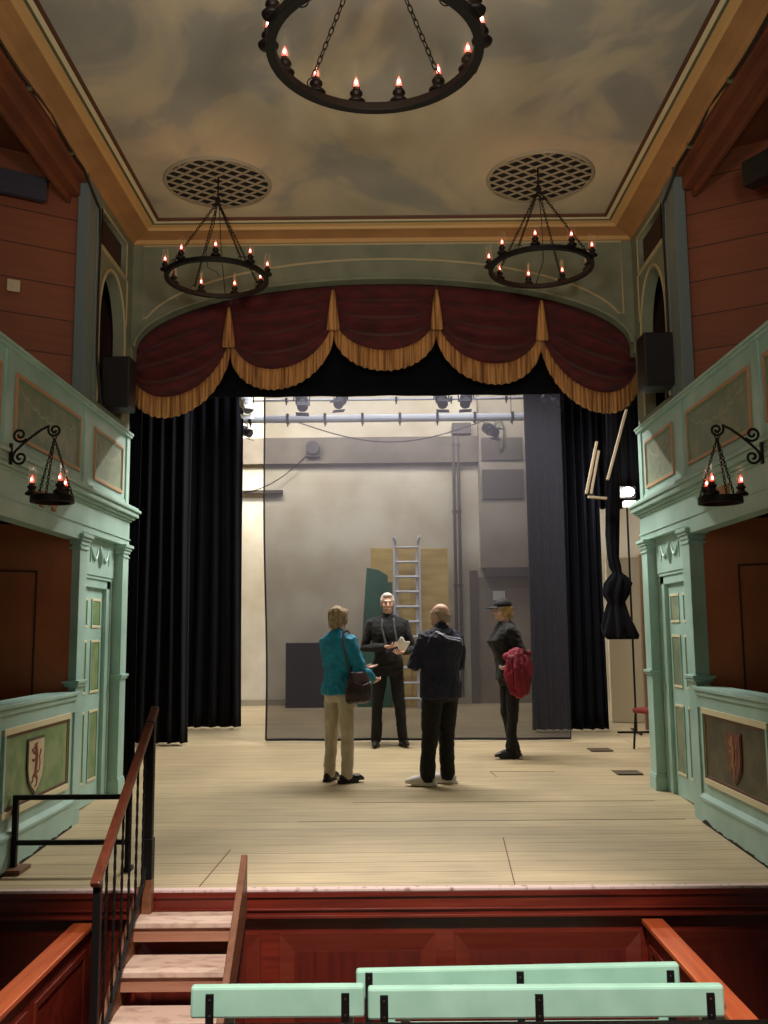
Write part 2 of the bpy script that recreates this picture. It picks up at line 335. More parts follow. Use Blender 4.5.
# ------------------------------------------------------------------ ceiling and cove
ZI, XI, YI = 5.64, 2.2, 8.72
bm = BM(); box(bm, (-XI-0.01, -3.0, ZI), (XI+0.01, YI+0.01, ZI+0.06)); struct('ceiling', bm, SKY, 'ceiling painted with grey and cream clouds')
prof = [(-0.004, ZI-0.000), (0.0, ZI-0.018), (0.014, ZI-0.018), (0.016, ZI-0.03), (0.05, ZI-0.038), (0.052, ZI-0.030), (0.066, ZI-0.032), (0.070, ZI-0.046), (0.115, ZI-0.058), (0.13, ZI-0.085), (0.19, ZI-0.098), (0.27, ZI-0.125), (0.31, ZI-0.175), (0.31, ZI+0.03)]
pm_ = [BROWNL, BROWNL, BROWNL, LIP, TAN, GLINE, GLINE, TAN, TAN, OCHRE, OCHRE, OCHRE, OCHRE]
mlist = [BROWNL, TAN, GLINE, OCHRE, LIP]; TAN2 = TAN
bm = BM(); rows = []
for o_, z in prof:
    x = XI+o_; y = YI+o_*0.84
    rows.append([bm.verts.new(p) for p in ((-x, -3.0, z), (-x, y, z), (x, y, z), (x, -3.0, z))])
for i in range(len(rows)-1):
    for k in range(3):
        f = bm.faces.new((rows[i][k], rows[i][k+1], rows[i+1][k+1], rows[i+1][k])); f.material_index = mlist.index(pm_[i])
struct('trim_ceiling_cove', bm, mlist, 'ochre moulded cove round the painted ceiling')

# ------------------------------------------------------------------ proscenium wall with basket arch
def archz(x, a=2.5, b=0.70, z0=4.40): return z0+b*math.sqrt(max(0, 1-(x/a)**2))
bm = BM()
lp = [(-3.0, 5.75), (-3.0, 4.3)] + [(-2.5, 4.3)] + [(-2.5*math.cos(PI*i/48), 4.40+0.70*math.sin(PI*i/48)) for i in range(49)] + [(2.5, 4.3), (3.0, 4.3), (3.0, 5.75)]
plate(bm, [lp], lambda x, y, d: (x, YP+d, y), 0.16)
wp = struct('wall_proscenium', bm, GREYG, 'grey green proscenium wall above the stage arch')
bm = BM()
pl = [(-2.41, 5.46), (2.41, 5.46), (2.41, 4.70)] + [(2.41*math.cos(t), 4.56+0.74*math.sin(t)) for t in [math.radians(12+ (156*i/40)) for i in range(41)]] + [(-2.41, 4.70)]
tube(bm, [(x, YP-0.004, z) for x, z in pl], 0.013, 6, closed=True)
obj('panel_moulding', bm, CREAML, wp)
bm = BM(); tube(bm, [(-2.49*math.cos(PI*i/48), YP-0.004, 4.41+0.70*math.sin(PI*i/48)) for i in range(49)], 0.022, 6); obj('arch_moulding', bm, GREYG, wp)
bm = BM(); box(bm, (-2.5, YP-0.03, 5.47), (2.5, YP, 5.53)); obj('cornice_fillet', bm, TAN, wp)

# ------------------------------------------------------------------ side walls (box level, gallery level)
def paint_field(name, base, c2, c3):
    return mat(name, base, 0.5, c2, 7.0, contrast=(0.42, 0.62), detail=7)
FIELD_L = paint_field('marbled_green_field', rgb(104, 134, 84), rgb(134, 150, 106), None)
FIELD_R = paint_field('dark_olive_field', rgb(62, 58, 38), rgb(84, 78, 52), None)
FIELD_U = paint_field('gallery_field', rgb(112, 128, 104), rgb(138, 142, 114), None)
GOLD = mat('dull_gold_edge', rgb(150, 116, 58), 0.5)
PINKL = mat('pink_gold_line', rgb(186, 142, 104), 0.5)
def frame_on(side, s, y0, y1, z0, z1, x, t, w_, m, parent, name='panel_moulding', m2=None):
    bm = BM()
    sbox(bm, s, (x, y0, z1-w_), (x-t, y1, z1), 0); sbox(bm, s, (x, y0, z0), (x-t, y1, z0+w_), 0)
    sbox(bm, s, (x, y0, z0+w_), (x-t, y0+w_*0.7, z1-w_), 1); sbox(bm, s, (x, y1-w_*0.7, z0+w_), (x-t, y1, z1-w_), 1)
    return obj(name, bm, [m, m2 or m], parent, bevel=0.003)
for s, side in ((-1, 'left'), (1, 'right')):
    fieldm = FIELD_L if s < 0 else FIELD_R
    # ---- lower box front
    bm = BM()
    sbox(bm, s, (2.52, -2.6, -1.0), (2.66, 7.63, 1.05)); sbox(bm, s, (2.505, -2.6, 0.95), (2.52, 7.63, 1.05))
    wl = struct('wall_%s' % side, bm, GREEN, 'pale green panelled box front along the %s side of the stage' % side)
    bm = BM(); sbox(bm, s, (2.49, -2.6, 1.045), (2.70, 7.64, 1.085)); sbox(bm, s, (2.475, -2.6, 1.085), (2.71, 7.65, 1.115)); obj('rail_cap', bm, GREEN, wl, bevel=0.006)
    bm = BM()   # skirting with sloped ledge, following the rake
    for (ya, yb) in ((-2.6, 6.0), (6.0, 7.63)):
        sbox(bm, s, (2.50, ya, -1.0), (2.52, yb, 0.25)); 
    v = [bm.verts.new(p) for p in ((s*2.52, -2.6, 0.285), (s*2.49, -2.6, 0.255), (s*2.49, -2.6, 0.235), (s*2.52, -2.6, 0.235), (s*2.52, 7.63, 0.285), (s*2.49, 7.63, 0.255), (s*2.49, 7.63, 0.235), (s*2.52, 7.63, 0.235))]
    for f in ((0,1,5,4),(1,2,6,5),(2,3,7,6),(3,0,4,7),(0,3,2,1),(4,5,6,7)): bm.faces.new([v[i] for i in f])
    obj('skirting', bm, GREEN, wl)
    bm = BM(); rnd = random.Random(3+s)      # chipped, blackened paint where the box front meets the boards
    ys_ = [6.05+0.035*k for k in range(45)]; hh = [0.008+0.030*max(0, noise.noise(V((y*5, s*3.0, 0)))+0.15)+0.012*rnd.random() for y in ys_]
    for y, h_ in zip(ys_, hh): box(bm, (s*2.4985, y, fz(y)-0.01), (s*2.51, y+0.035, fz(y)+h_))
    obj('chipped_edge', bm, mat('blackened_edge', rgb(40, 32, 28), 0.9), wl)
    bm = BM(); sbox(bm, s, (2.495, 5.95, 0.0), (2.52, 6.17, 1.045)); obj('stile', bm, GREEN, wl, bevel=0.004)
    frame_on(side, s, 6.24, 7.53, 0.37, 0.955, 2.52, 0.022, 0.045, LIP, wl, m2=GREEN)
    frame_on(side, s, 6.28, 7.49, 0.415, 0.91, 2.52, 0.014, 0.022, BROWNL, wl, 'gold_line', m2=GOLD)
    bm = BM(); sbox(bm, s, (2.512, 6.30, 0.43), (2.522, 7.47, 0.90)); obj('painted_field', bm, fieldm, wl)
    # shield with a rampant lion
    ys = 6.815 if s < 0 else 6.87
    lp = [(-0.16, 0.19), (0.16, 0.19), (0.16, -0.02), (0.13, -0.11), (0.07, -0.17), (0, -0.215), (-0.07, -0.17), (-0.13, -0.11), (-0.16, -0.02)]
    sc_ = 1.0 if s < 0 else 0.92
    def put(k, dz=0.0, zc=0.655, ys=ys, s=s, sc_=sc_): return lambda a, b, d: (s*(2.511-dz-d), ys+s*-a*k*sc_, zc+b*k*sc_)
    bm = BM(); plate(bm, [lp], put(1.0), 0.008); shd = obj('shield', bm, mat('shield_rim', rgb(72, 60, 44), 0.5) if s < 0 else mat('shield_rim_red', rgb(96, 54, 36), 0.5), wl)
    bm = BM(); plate(bm, [lp], put(0.90, 0.008), 0.004); obj('shield_field', bm, mat('shield_cream', rgb(206, 190, 156), 0.5, rgb(190, 168, 134), 9) if s < 0 else mat('shield_dark_red', rgb(110, 48, 34), 0.5, rgb(84, 44, 32), 12), shd)
    bm = BM(); fn = put(1.0, 0.014)
    def stroke(pts, rad, bm=bm, fn=fn): tube(bm, [fn(a, b, 0) for a, b in pts], rad, 8, ball=True)
    stroke([(-0.02, -0.07), (0.0, 0.0), (0.005, 0.06), (-0.005, 0.10)], [0.022, 0.024, 0.028, 0.022])
    stroke([(-0.01, 0.11), (-0.02, 0.135)], [0.026, 0.02]); stroke([(-0.02, 0.125), (-0.055, 0.118)], [0.014, 0.009]); stroke([(0.0, 0.14), (0.012, 0.155)], [0.008, 0.004])
    stroke([(0.0, 0.08), (-0.05, 0.085), (-0.085, 0.11)], [0.014, 0.011, 0.010]); stroke([(0.0, 0.055), (-0.05, 0.03), (-0.08, 0.04)], [0.013, 0.010, 0.010])
    stroke([(-0.02, -0.06), (-0.055, -0.075), (-0.06, -0.11), (-0.085, -0.115)], [0.018, 0.013, 0.010, 0.009]); stroke([(-0.01, -0.07), (0.02, -0.10), (0.015, -0.14), (-0.01, -0.15)], [0.018, 0.014, 0.010, 0.009])
    stroke([(0.0, -0.06), (0.05, -0.05), (0.07, 0.0), (0.055, 0.05), (0.08, 0.09)], [0.010, 0.008, 0.007, 0.008, 0.013])
    for v in bm.verts: v.co.x = s*(2.497+(abs(v.co.x)-2.497)*0.15)
    obj('lion_emblem', bm, mat('lion_red', rgb(122, 52, 36), 0.6) if s < 0 else mat('lion_gold', rgb(142, 92, 50), 0.6), shd)
    # ---- box pier
    bm = BM()
    sbox(bm, s, (2.505, 7.63, 0.0), (2.80, 7.82, 2.42))
    wpier = struct('wall_%s_pier' % side, bm, GREEN, 'green pier between the %s box opening and the stage door' % side, bevel=0.004)
    bm = BM(); sbox(bm, s, (2.485, 7.615, 1.15), (2.80, 7.835, 1.175)); sbox(bm, s, (2.475, 7.605, 1.175), (2.80, 7.845, 1.20)); obj('dado_band', bm, GREEN, wpier, bevel=0.004)
    bm = BM()
    for q, (z0, z1) in enumerate(((2.27, 2.29), (2.31, 2.345), (2.345, 2.37), (2.37, 2.40))):
        e = (0.012, 0.012, 0.025, 0.04)[q]; sbox(bm, s, (2.505-e, 7.63-e, z0), (2.80, 7.82+e, z1))
    obj('capital', bm, GREEN, wpier, bevel=0.004)
    # ---- door bay
    bm = BM()
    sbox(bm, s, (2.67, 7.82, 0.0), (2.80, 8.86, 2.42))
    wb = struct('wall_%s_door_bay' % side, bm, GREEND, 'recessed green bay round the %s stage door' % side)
    bm = BM(); sbox(bm, s, (2.575, 7.82, 2.09), (2.67, 8.82, 2.42)); ob = obj('frieze_panel', bm, GREEN, wb, bevel=0.004)
    bm = BM()    # swag and urn relief
    cyy = 8.38
    for sg in (-1, 1):
        pts = [(s*2.573, cyy+sg*(0.05+0.20*t), 2.33-0.10*math.sin(PI*t)) for t in [i/8 for i in range(9)]]; tube(bm, pts, [0.008+0.012*math.sin(PI*i/8) for i in range(9)], 6, ball=True)
        tube(bm, [(s*2.573, cyy+sg*0.26, 2.33), (s*2.573, cyy+sg*0.27, 2.20)], [0.012, 0.005], 6, ball=True)
    tube(bm, [(s*2.573, cyy, 2.17), (s*2.573, cyy, 2.22), (s*2.573, cyy, 2.27), (s*2.573, cyy, 2.34)], [0.012, 0.03, 0.038, 0.018], 8, ball=True)
    obj('swag_relief', bm, GREEN, ob, smooth=True)
    bm = BM()
    sbox(bm, s, (2.60, 8.70, 0.06), (2.67, 8.83, 2.07)); sbox(bm, s, (2.60, 7.83, 0.06), (2.67, 7.93, 2.07)); sbox(bm, s, (2.60, 7.83, 1.985), (2.67, 8.83, 2.07)); sbox(bm, s, (2.585, 7.83, 2.06), (2.67, 8.84, 2.09)); sbox(bm, s, (2.59, 8.80, 0.06), (2.67, 8.84, 2.07))
    obj('architrave', bm, GREEN, wb, bevel=0.006)
    dn = 1 if s < 0 else 2
    bm = BM(); sbox(bm, s, (2.635, 7.93, 0.085), (2.665, 8.70, 1.985))
    dr = struct('door_%d' % dn, bm, GREEN, 'pale green six panel stage door on the %s' % side, bevel=0.003)
    for yc in (8.13, 8.50):
        for (z0, z1) in ((0.28, 0.90), (1.05, 1.52), (1.63, 1.89)):
            frame_on(side, s, yc-0.125, yc+0.125, z0, z1, 2.635, 0.010, 0.022, LIP, dr, 'panel_moulding', m2=GREEN)
            bm = BM(); sbox(bm, s, (2.629, yc-0.095, z0+0.03), (2.637, yc+0.095, z1-0.03)); obj('door_panel', bm, FIELD_L if s < 0 else FIELD_U, dr, bevel=0.002)
    bm = BM(); tube(bm, [(s*2.635, 7.97, 0.97), (s*2.595, 7.97, 0.97)], 0.008, 8); ellip(bm, (s*2.59, 7.97, 0.97), (0.018, 0.024, 0.024)); obj('door_knob', bm, mat('brass', rgb(160, 120, 60), 0.35, metal=1.0), dr, smooth=True)
    # ---- end pilaster (proscenium jamb)
    bm = BM()
    sbox(bm, s, (2.50, 8.86, 0.05), (2.80, 9.05, 2.42)); sbox(bm, s, (2.485, 8.845, 0.05), (2.80, 9.06, 0.22)); sbox(bm, s, (2.49, 8.85, 0.22), (2.80, 9.055, 0.24))
    we = struct('wall_%s_jamb' % side, bm, GREEN, 'green pilaster at the %s edge of the proscenium' % side, bevel=0.004)
    bm = BM(); sbox(bm, s, (2.485, 8.845, 1.15), (2.80, 9.06, 1.17)); sbox(bm, s, (2.475, 8.835, 1.17), (2.80, 9.065, 1.195)); obj('dado_band', bm, GREEN, we, bevel=0.004)
    bm = BM()
    for q, (z0, z1) in enumerate(((2.30, 2.315), (2.34, 2.37), (2.37, 2.395), (2.395, 2.425))):
        e = (0.010, 0.012, 0.025, 0.04)[q]; sbox(bm, s, (2.50-e, 8.86-e, z0), (2.80, 9.05+e, z1))
    obj('capital', bm, GREEN, we, bevel=0.004)
    # ---- entablature
    bm = BM()
    sbox(bm, s, (2.50, -2.6, 2.42), (2.85, 9.05, 2.68)); sbox(bm, s, (2.50, -2.6, 2.35), (2.62, 7.64, 2.42)); sbox(bm, s, (2.49, -2.6, 2.475), (2.50, 9.055, 2.49))
    wn = struct('trim_%s_entablature' % side, bm, GREEN, 'pale green entablature under the %s gallery' % side)
    bm = BM()
    for e, z0, z1 in ((0.02, 2.655, 2.675), (0.045, 2.675, 2.70), (0.075, 2.70, 2.745), (0.095, 2.745, 2.775), (0.07, 2.775, 2.80)):
        sbox(bm, s, (2.50-e, -2.6, z0), (2.85, 9.05+e*0.8, z1))
    obj('cornice', bm, GREEN, wn, bevel=0.008)
    bm = BM(); lp = [(-0.19, 0.06), (0.19, 0.06), (0.19, -0.02), (0.16, -0.02), (0.16, -0.06), (0.09, -0.06), (0.09, -0.03), (-0.09, -0.03), (-0.09, -0.06), (-0.16, -0.06), (-0.16, -0.02), (-0.19, -0.02)]
    plate(bm, [lp], lambda a, b, d, s=s: (s*(2.50-d), 6.84+a, 2.555+b), 0.012); obj('orange_plaque', bm, OCHRE, wn)
    # ---- gallery parapet
    bm = BM()
    sbox(bm, s, (2.515, -2.6, 2.80), (2.60, 9.0, 3.49)); sbox(bm, s, (2.50, 7.64, 2.80), (2.60, 7.70, 3.49)); sbox(bm, s, (2.50, 8.90, 2.80), (2.60, 9.0, 3.49)); sbox(bm, s, (2.50, 6.02, 2.80), (2.60, 6.14, 3.49)); sbox(bm, s, (2.505, -2.6, 2.80), (2.60, 9.0, 2.86))
    wg = struct('wall_%s_gallery' % side, bm, GREEN, 'green panelled parapet of the %s gallery' % side)
    bm = BM(); sbox(bm, s, (2.48, -2.6, 3.48), (2.66, 9.01, 3.505)); sbox(bm, s, (2.47, -2.6, 3.505), (2.67, 9.02, 3.53)); obj('rail_cap', bm, GREEN, wg, bevel=0.006)
    for (y0, y1) in ((6.20, 7.54), (7.93, 8.78), (4.4, 5.95)):
        frame_on(side, s, y0, y1, 2.90, 3.36, 2.515, 0.018, 0.030, PINKL, wg, m2=PINKL)
        frame_on(side, s, y0+0.03, y1-0.03, 2.93, 3.33, 2.515, 0.010, 0.016, GREEND, wg, 'inner_line', m2=GREEND)
        bm = BM(); sbox(bm, s, (2.510, y0+0.04, 2.945), (2.518, y1-0.04, 3.315)); fo = obj('painted_field', bm, FIELD_U, wg)
        bm = BM(); yc = (y0+y1)/2; hw = (y1-y0)/2-0.12   # painted garland
        tube(bm, [(s*2.509, yc+hw*t, 3.25-0.10*(1-t*t)+0.012*math.sin(t*22)) for t in [i/20-1 for i in range(41)]], 0.011, 5)
        tube(bm, [(s*2.509, yc-0.06*math.cos(i*PI/4), 3.02+0.07*math.sin(i*PI/4)) for i in range(9)], 0.007, 5)
        for v in bm.verts: v.co.x = s*(2.509+(abs(v.co.x)-2.509)*0.12)
        obj('painted_garland', bm, mat('garland_paint', rgb(150, 158, 126), 0.6), fo)
    # ---- upper post, arched bay wall
    bm = BM(); sbox(bm, s, (2.505, 7.56, 3.49), (2.60, 7.86, 5.52)); sbox(bm, s, (2.495, 7.78, 3.53), (2.505, 7.86, 5.45)); struct('wall_%s_post' % side, bm, BLUEG, 'blue grey post at the stage end of the %s gallery' % side, bevel=0.004)
    bm = BM()
    outer = [(7.86, 3.49), (9.0, 3.49), (9.0, 5.52), (7.86, 5.52)]
    ah = [(7.97, 3.6), (8.72, 3.6)] + arc(8.345, 4.35, 0.375, 0, 180, 20, 0.55)
    rect = [(7.97, 5.06), (8.72, 5.06), (8.72, 5.36), (7.97, 5.36)]
    plate(bm, [outer, ah, rect], lambda a, b, d, s=s: (s*(2.515+d), a, b), 0.10)
    wa = struct('wall_%s_arch' % side, bm, GREYG, 'grey green wall with an arched niche above the %s stage door' % side)
    bm = BM(); sbox(bm, s, (2.86, 7.86, 3.49), (2.90, 9.05, 5.5)); sbox(bm, s, (2.56, 7.96, 5.05), (2.60, 8.73, 5.37)); sbox(bm, s, (2.62, 8.92, 3.5), (2.9, 8.97, 5.5)); sbox(bm, s, (2.62, 7.87, 3.5), (2.9, 7.90, 5.5)); obj('niche_back', bm, DKBR, wa)
    bm = BM(); tube(bm, [(s*2.512, a, b) for a, b in [(7.95, 3.6)] + arc(8.345, 4.35, 0.405, 180, 0, 20, 0.585) + [(8.74, 3.6)]], 0.014, 6); obj('arch_moulding', bm, CREAML, wa)
    bm = BM(); tube(bm, [(s*2.512, a, b) for a, b in [(7.93, 4.55), (7.93, 5.01), (8.78, 5.01), (8.78, 4.55)]], 0.010, 6); tube(bm, [(s*2.512, a, b) for a, b in [(7.945, 5.035), (8.745, 5.035), (8.745, 5.385), (7.945, 5.385)]], 0.010, 6, closed=True); obj('panel_moulding', bm, CREAML, wa)
    # ---- beam over the gallery opening
    bm = BM(); sbox(bm, s, (2.52, -2.6, 5.42), (2.80, 7.56, 5.60)); sbox(bm, s, (2.58, -2.6, 5.30), (2.74, 7.56, 5.42)); sbox(bm, s, (2.66, -2.6, 5.24), (2.70, 7.56, 5.30)); struct('trim_%s_gallery_beam' % side, bm, BEAMBR, 'brown orange beam over the %s gallery opening' % side, bevel=0.006)
    # ---- angled partitions behind box and gallery
    px0, py0 = 2.57, 7.66; dx, dy = 0.86, -0.51
    for z0, z1, mm, nm in ((3.3, 5.75, PARTW, 'gallery'), (0.35, 2.45, BOXW, 'box')):
        bm = BM(); L_ = 2.2
        pA = V((0, 0, 0)); box(bm, (0, 0, z0), (L_, 0.05, z1))
        o = struct('wall_%s_%s_partition' % (side, nm), bm, mm, 'orange boarded partition at the end of the %s %s' % (side, nm))
        ang = math.atan2(dy, dx*s); o.location = (s*px0, py0, 0); o.rotation_euler = (0, 0, ang)
        if s < 0: o.location = (s*px0+0.02, py0+0.04, 0)
        sy_ = 1 if s < 0 else 1
        if nm == 'box':     # narrow service door with dark edge, in the partition
            face = -0.006 if s > 0 else 0.05
            bm = BM()
            a0, a1 = 0.32, 1.0
            for (xa, xb, za, zb) in ((a0, a0+0.014, 0.36, 2.08), (a1, a1+0.014, 0.36, 2.08), (a0, a1, 2.07, 2.084)):
                box(bm, (xa, face, za), (xb, face+0.006, zb))
            obj('door_seam', bm, DKBR, o)
    bm = BM(); sbox(bm, s, (2.66, -2.6, 0.28), (4.6, 7.7, 0.35)); sbox(bm, s, (2.66, -2.6, 2.55), (4.6, 7.63, 2.65)); sbox(bm, s, (4.5, -2.6, -1.0), (4.6, 8.98, 5.8)); struct('wall_%s_outer' % side, bm, BEAMBR, 'brown outer wall behind the %s boxes' % side)
    bm = BM(); sbox(bm, s, (2.5, -2.6, 5.60), (4.6, 9.0, 5.66)); struct('ceiling_%s_gallery' % side, bm, BEAMBR, 'dark ceiling over the %s gallery' % side)
# blanks behind the proscenium, stage side walls, rear wall
bm = BM(); 
for s in (-1, 1): sbox(bm, s, (2.62, 9.06, 0.02), (6.2, 9.16, 6.4))
box(bm, (-6.2, 9.16, 5.16), (6.2, 9.2, 6.4))
struct('wall_stage_back_of_proscenium', bm, BLACK, 'black back of the proscenium wall')
SIDEW = mat('wing_wall_cream', rgb(206, 194, 166), 0.8, rgb(186, 172, 142), 1.5)
for s, side in ((-1, 'left'), (1, 'right')):
    bm = BM(); sbox(bm, s, (5.6, 9.1, 0), (5.75, 17.0, 6.4)); struct('wall_stage_%s' % side, bm, SIDEW, 'cream side wall of the %s wing' % side)
bm = BM(); box(bm, (-5.8, 9.1, 6.3), (5.8, 17.0, 6.4)); struct('ceiling_stage', bm, SIDEW, 'ceiling above the stage')
bm = BM(); box(bm, (-5.8, 16.4, 0), (5.8, 16.6, 6.4)); wr = struct('wall_rear', bm, PLASTER, 'cream painted rear wall of the stage')
bm = BM(); box(bm, (-5.6, 16.28, 4.55), (1.72, 16.42, 5.02)); obj('wall_beam', bm, mat('grey_beam', rgb(132, 122, 108), 0.8, rgb(112, 104, 92), 2.0), wr)  # darker strip stands for a beam's shadow, put into the colour
bm = BM(); box(bm, (1.66, 16.12, 2.66), (2.75, 16.42, 6.3)); ch = obj('chimney_breast', bm, mat('grey_wall_paint', rgb(168, 158, 142), 0.8, rgb(150, 140, 124), 1.5), wr)
bm = BM(); box(bm, (1.70, 16.09, 4.55), (2.42, 16.13, 4.95)); box(bm, (1.70, 16.09, 3.86), (2.42, 16.13, 4.38)); obj('vent_recess', bm, mat('dim_grey_patch', rgb(98, 90, 82), 0.8), ch)
bm = BM(); box(bm, (1.72, 16.10, 2.50), (2.46, 16.4, 2.66)); obj('lintel', bm, mat('dark_lintel', rgb(84, 76, 68), 0.8), wr)
bm = BM(); box(bm, (1.48, 16.28, 0.3), (2.62, 16.42, 2.50)); dor = obj('loading_door', bm, mat('grey_door_paint', rgb(150, 138, 118), 0.7, rgb(132, 120, 102), 1.5), wr)
bm = BM(); box(bm, (1.46, 16.25, 0.3), (1.60, 16.30, 2.62)); obj('door_frame', bm, mat('dark_door_frame', rgb(104, 94, 82), 0.7), dor)
bm = BM(); box(bm, (-5.6, 16.2, 0.3), (1.45, 16.4, 0.44)); obj('kerb', bm, mat('kerb_grey', rgb(170, 160, 140), 0.8), wr)
bm = BM(); box(bm, (-2.85, -3.2, -1.0), (4.6, -3.05, 5.7)); box(bm, (-4.6, -3.2, -1.0), (-2.8, -3.05, 5.7)); struct('wall_back', bm, BEAMBR, 'rear wall of the auditorium behind the camera')
# ------------------------------------------------------------------ stairs up from the pit
def tread_z(k): return -0.12-0.19*(k-1)
st = thing('stage_stairs', 'worn wooden steps rising from the pit to the stage, left of centre', 'stairs', (-1.22, 5.9, -1.0))
def ploc(o, par):     # keep world coordinates while parented to an empty at par.location
    o.matrix_parent_inverse = Matrix.Translation(par.location).inverted(); return o
for k in range(1, 6):
    yb = 6.20-0.255*k+0.02; z = tread_z(k); yf = yb-0.26
    yf = 5.745-0.25*(k-1); yb = min(5.965, yf+0.29)
    bm = BM(); box(bm, (-1.50, yf, z-0.034), (-0.895, yb, z)); ploc(obj('tread', bm, TREADW, st, bevel=0.006), st)
    bm = BM(); box(bm, (-1.50, yf+0.02, z-0.115), (-0.895, yf+0.045, z-0.034)); ploc(obj('riser', bm, STAIRW, st, bevel=0.003), st)
for x, y0, z0, y1, z1 in ((-1.52, 5.96, 0.03, 4.72, -0.88), (-0.875, 5.96, 0.215, 4.68, -0.86)):
    bm = BM(); p, q = V((x, y0, z0)), V((x, y1, z1))
    prof_ = [(y0, z0), (y0+0.0, z0-0.34), (y1+0.05, -1.0), (y1-0.05, -1.0), (y1, z1)]
    a = [bm.verts.new((x-0.02, yy, zz)) for yy, zz in prof_]; b_ = [bm.verts.new((x+0.02, yy, zz)) for yy, zz in prof_]
    bm.faces.new(a); bm.faces.new(b_[::-1])
    for k in range(5): bm.faces.new((a[k], b_[k], b_[(k+1) % 5], a[(k+1) % 5]))
    ploc(obj('stringer', bm, STRW, st, bevel=0.004), st)
# ---- handrail with newels and twisted balusters
HX = -1.47
hr = thing('stair_handrail', 'black iron stair rail with a brown wooden handrail, on the left of the steps', 'handrail', (HX, 5.0, -1.0))
HRW = wood('handrail_brown', rgb(112, 56, 36), rgb(84, 40, 28), 0.35, 'Y')
bm = BM(); beam(bm, (HX, 6.06, 1.10), (HX, 4.90, 0.31), 0.052, 0.035); ploc(obj('handrail', bm, HRW, hr, bevel=0.008), hr)
bm = BM(); box(bm, (HX-0.022, 5.92, 0.12), (HX+0.03, 5.97, 1.03)); box(bm, (HX-0.026, 5.91, 0.08), (HX+0.036, 5.98, 0.32)); ploc(obj('newel_post', bm, IRON, hr, bevel=0.003), hr)
bm = BM(); box(bm, (HX-0.022, 5.91, -0.12), (HX+0.036, 5.985, 0.08)); ploc(obj('newel_base', bm, STRW, hr, bevel=0.004), hr)
bm = BM(); box(bm, (HX-0.02, 4.93, -1.0), (HX+0.02, 4.97, 0.33)); ploc(obj('newel_post', bm, IRON, hr, bevel=0.003), hr)
bm = BM(); beam(bm, (HX, 5.94, 0.16), (HX, 4.95, -0.62), 0.02, 0.02); ploc(obj('bottom_rail', bm, IRON, hr), hr)
for i in range(6):
    y = 5.10+i*0.145; zt = 0.31+(y-4.90)*(0.79/1.16)-0.015; zb = -0.62+(y-4.95)*(0.78/0.99)
    bm = BM(); n = 34; tw = []
    for k in range(n+1):
        z = zb+(zt-zb)*k/n; a = k*0.55; tw.append([bm.verts.new((HX+0.0085*math.cos(a+j*PI/2), y+0.0085*math.sin(a+j*PI/2), z)) for j in range(4)])
    for k in range(n):
        for j in range(4): bm.faces.new((tw[k][j], tw[k][(j+1)%4], tw[k+1][(j+1)%4], tw[k+1][j]))
    bm.faces.new(tw[0]); bm.faces.new(tw[-1]); ploc(obj('baluster', bm, IRON, hr), hr)
# ---- low black safety rail on the stage
lr = thing('low_guard_rail', 'low black metal guard rail on the stage, behind the steps', 'rail', (-2.1, 6.42, fz(6.42)))
z0 = fz(6.42)
for x in (-2.478, -1.72):
    bm = BM(); box(bm, (x-0.018, 6.40, z0+0.03), (x+0.018, 6.436, z0+0.495)); ploc(obj('post', bm, IRON, lr, bevel=0.003), lr)
    fw = 0.08 if x < -2 else 0.03
    bm = BM(); box(bm, (x-min(fw, 0.03)+0.012, 6.40-fw, z0+0.0), (x+fw, 6.436+fw, z0+0.03)); ploc(obj('foot', bm, STRW if x < -2 else IRON, lr, bevel=0.004), lr)
for z in (0.478, 0.185):
    bm = BM(); box(bm, (-2.478, 6.403, z0+z-0.016), (-1.72, 6.433, z0+z+0.016)); ploc(obj('bar', bm, IRON, lr, bevel=0.003), lr)

# ------------------------------------------------------------------ pit partitions (angled rails left and right)
for s, x0, x1, side in ((-1, 1.80, 1.93, 'left'), (1, 1.565, 1.695, 'right')):
    zt = -0.19
    bm = BM(); sbox(bm, s, (x0+0.03, 2.2, -1.0), (x1-0.03, 6.0, zt-0.02))
    pr = obj('pit_partition', bm, MAHOG); tag(pr, 'wooden pit partition with an orange brown top rail, %s' % ('left of the steps' if s < 0 else 'right of the turquoise benches'), 'partition', 'pit partitions')
    bm = BM(); sbox(bm, s, (x0-0.0, 2.2, zt-0.03), (x1, 6.0, zt)); obj('top_rail', bm, RAILW, pr, bevel=0.006)
    for k in range(4):
        y0 = 2.3+k*0.93
        bm = BM(); inner = x0+0.03
        for (ya, yb, za, zb) in ((y0, y0+0.83, -0.36, -0.32), (y0, y0+0.83, -0.9, -0.86), (y0, y0+0.04, -0.86, -0.36), (y0+0.79, y0+0.83, -0.86, -0.36)): sbox(bm, s, (inner-0.012, ya, za), (inner, yb, zb))
        obj('panel_moulding', bm, MAHOGM, pr, bevel=0.003)

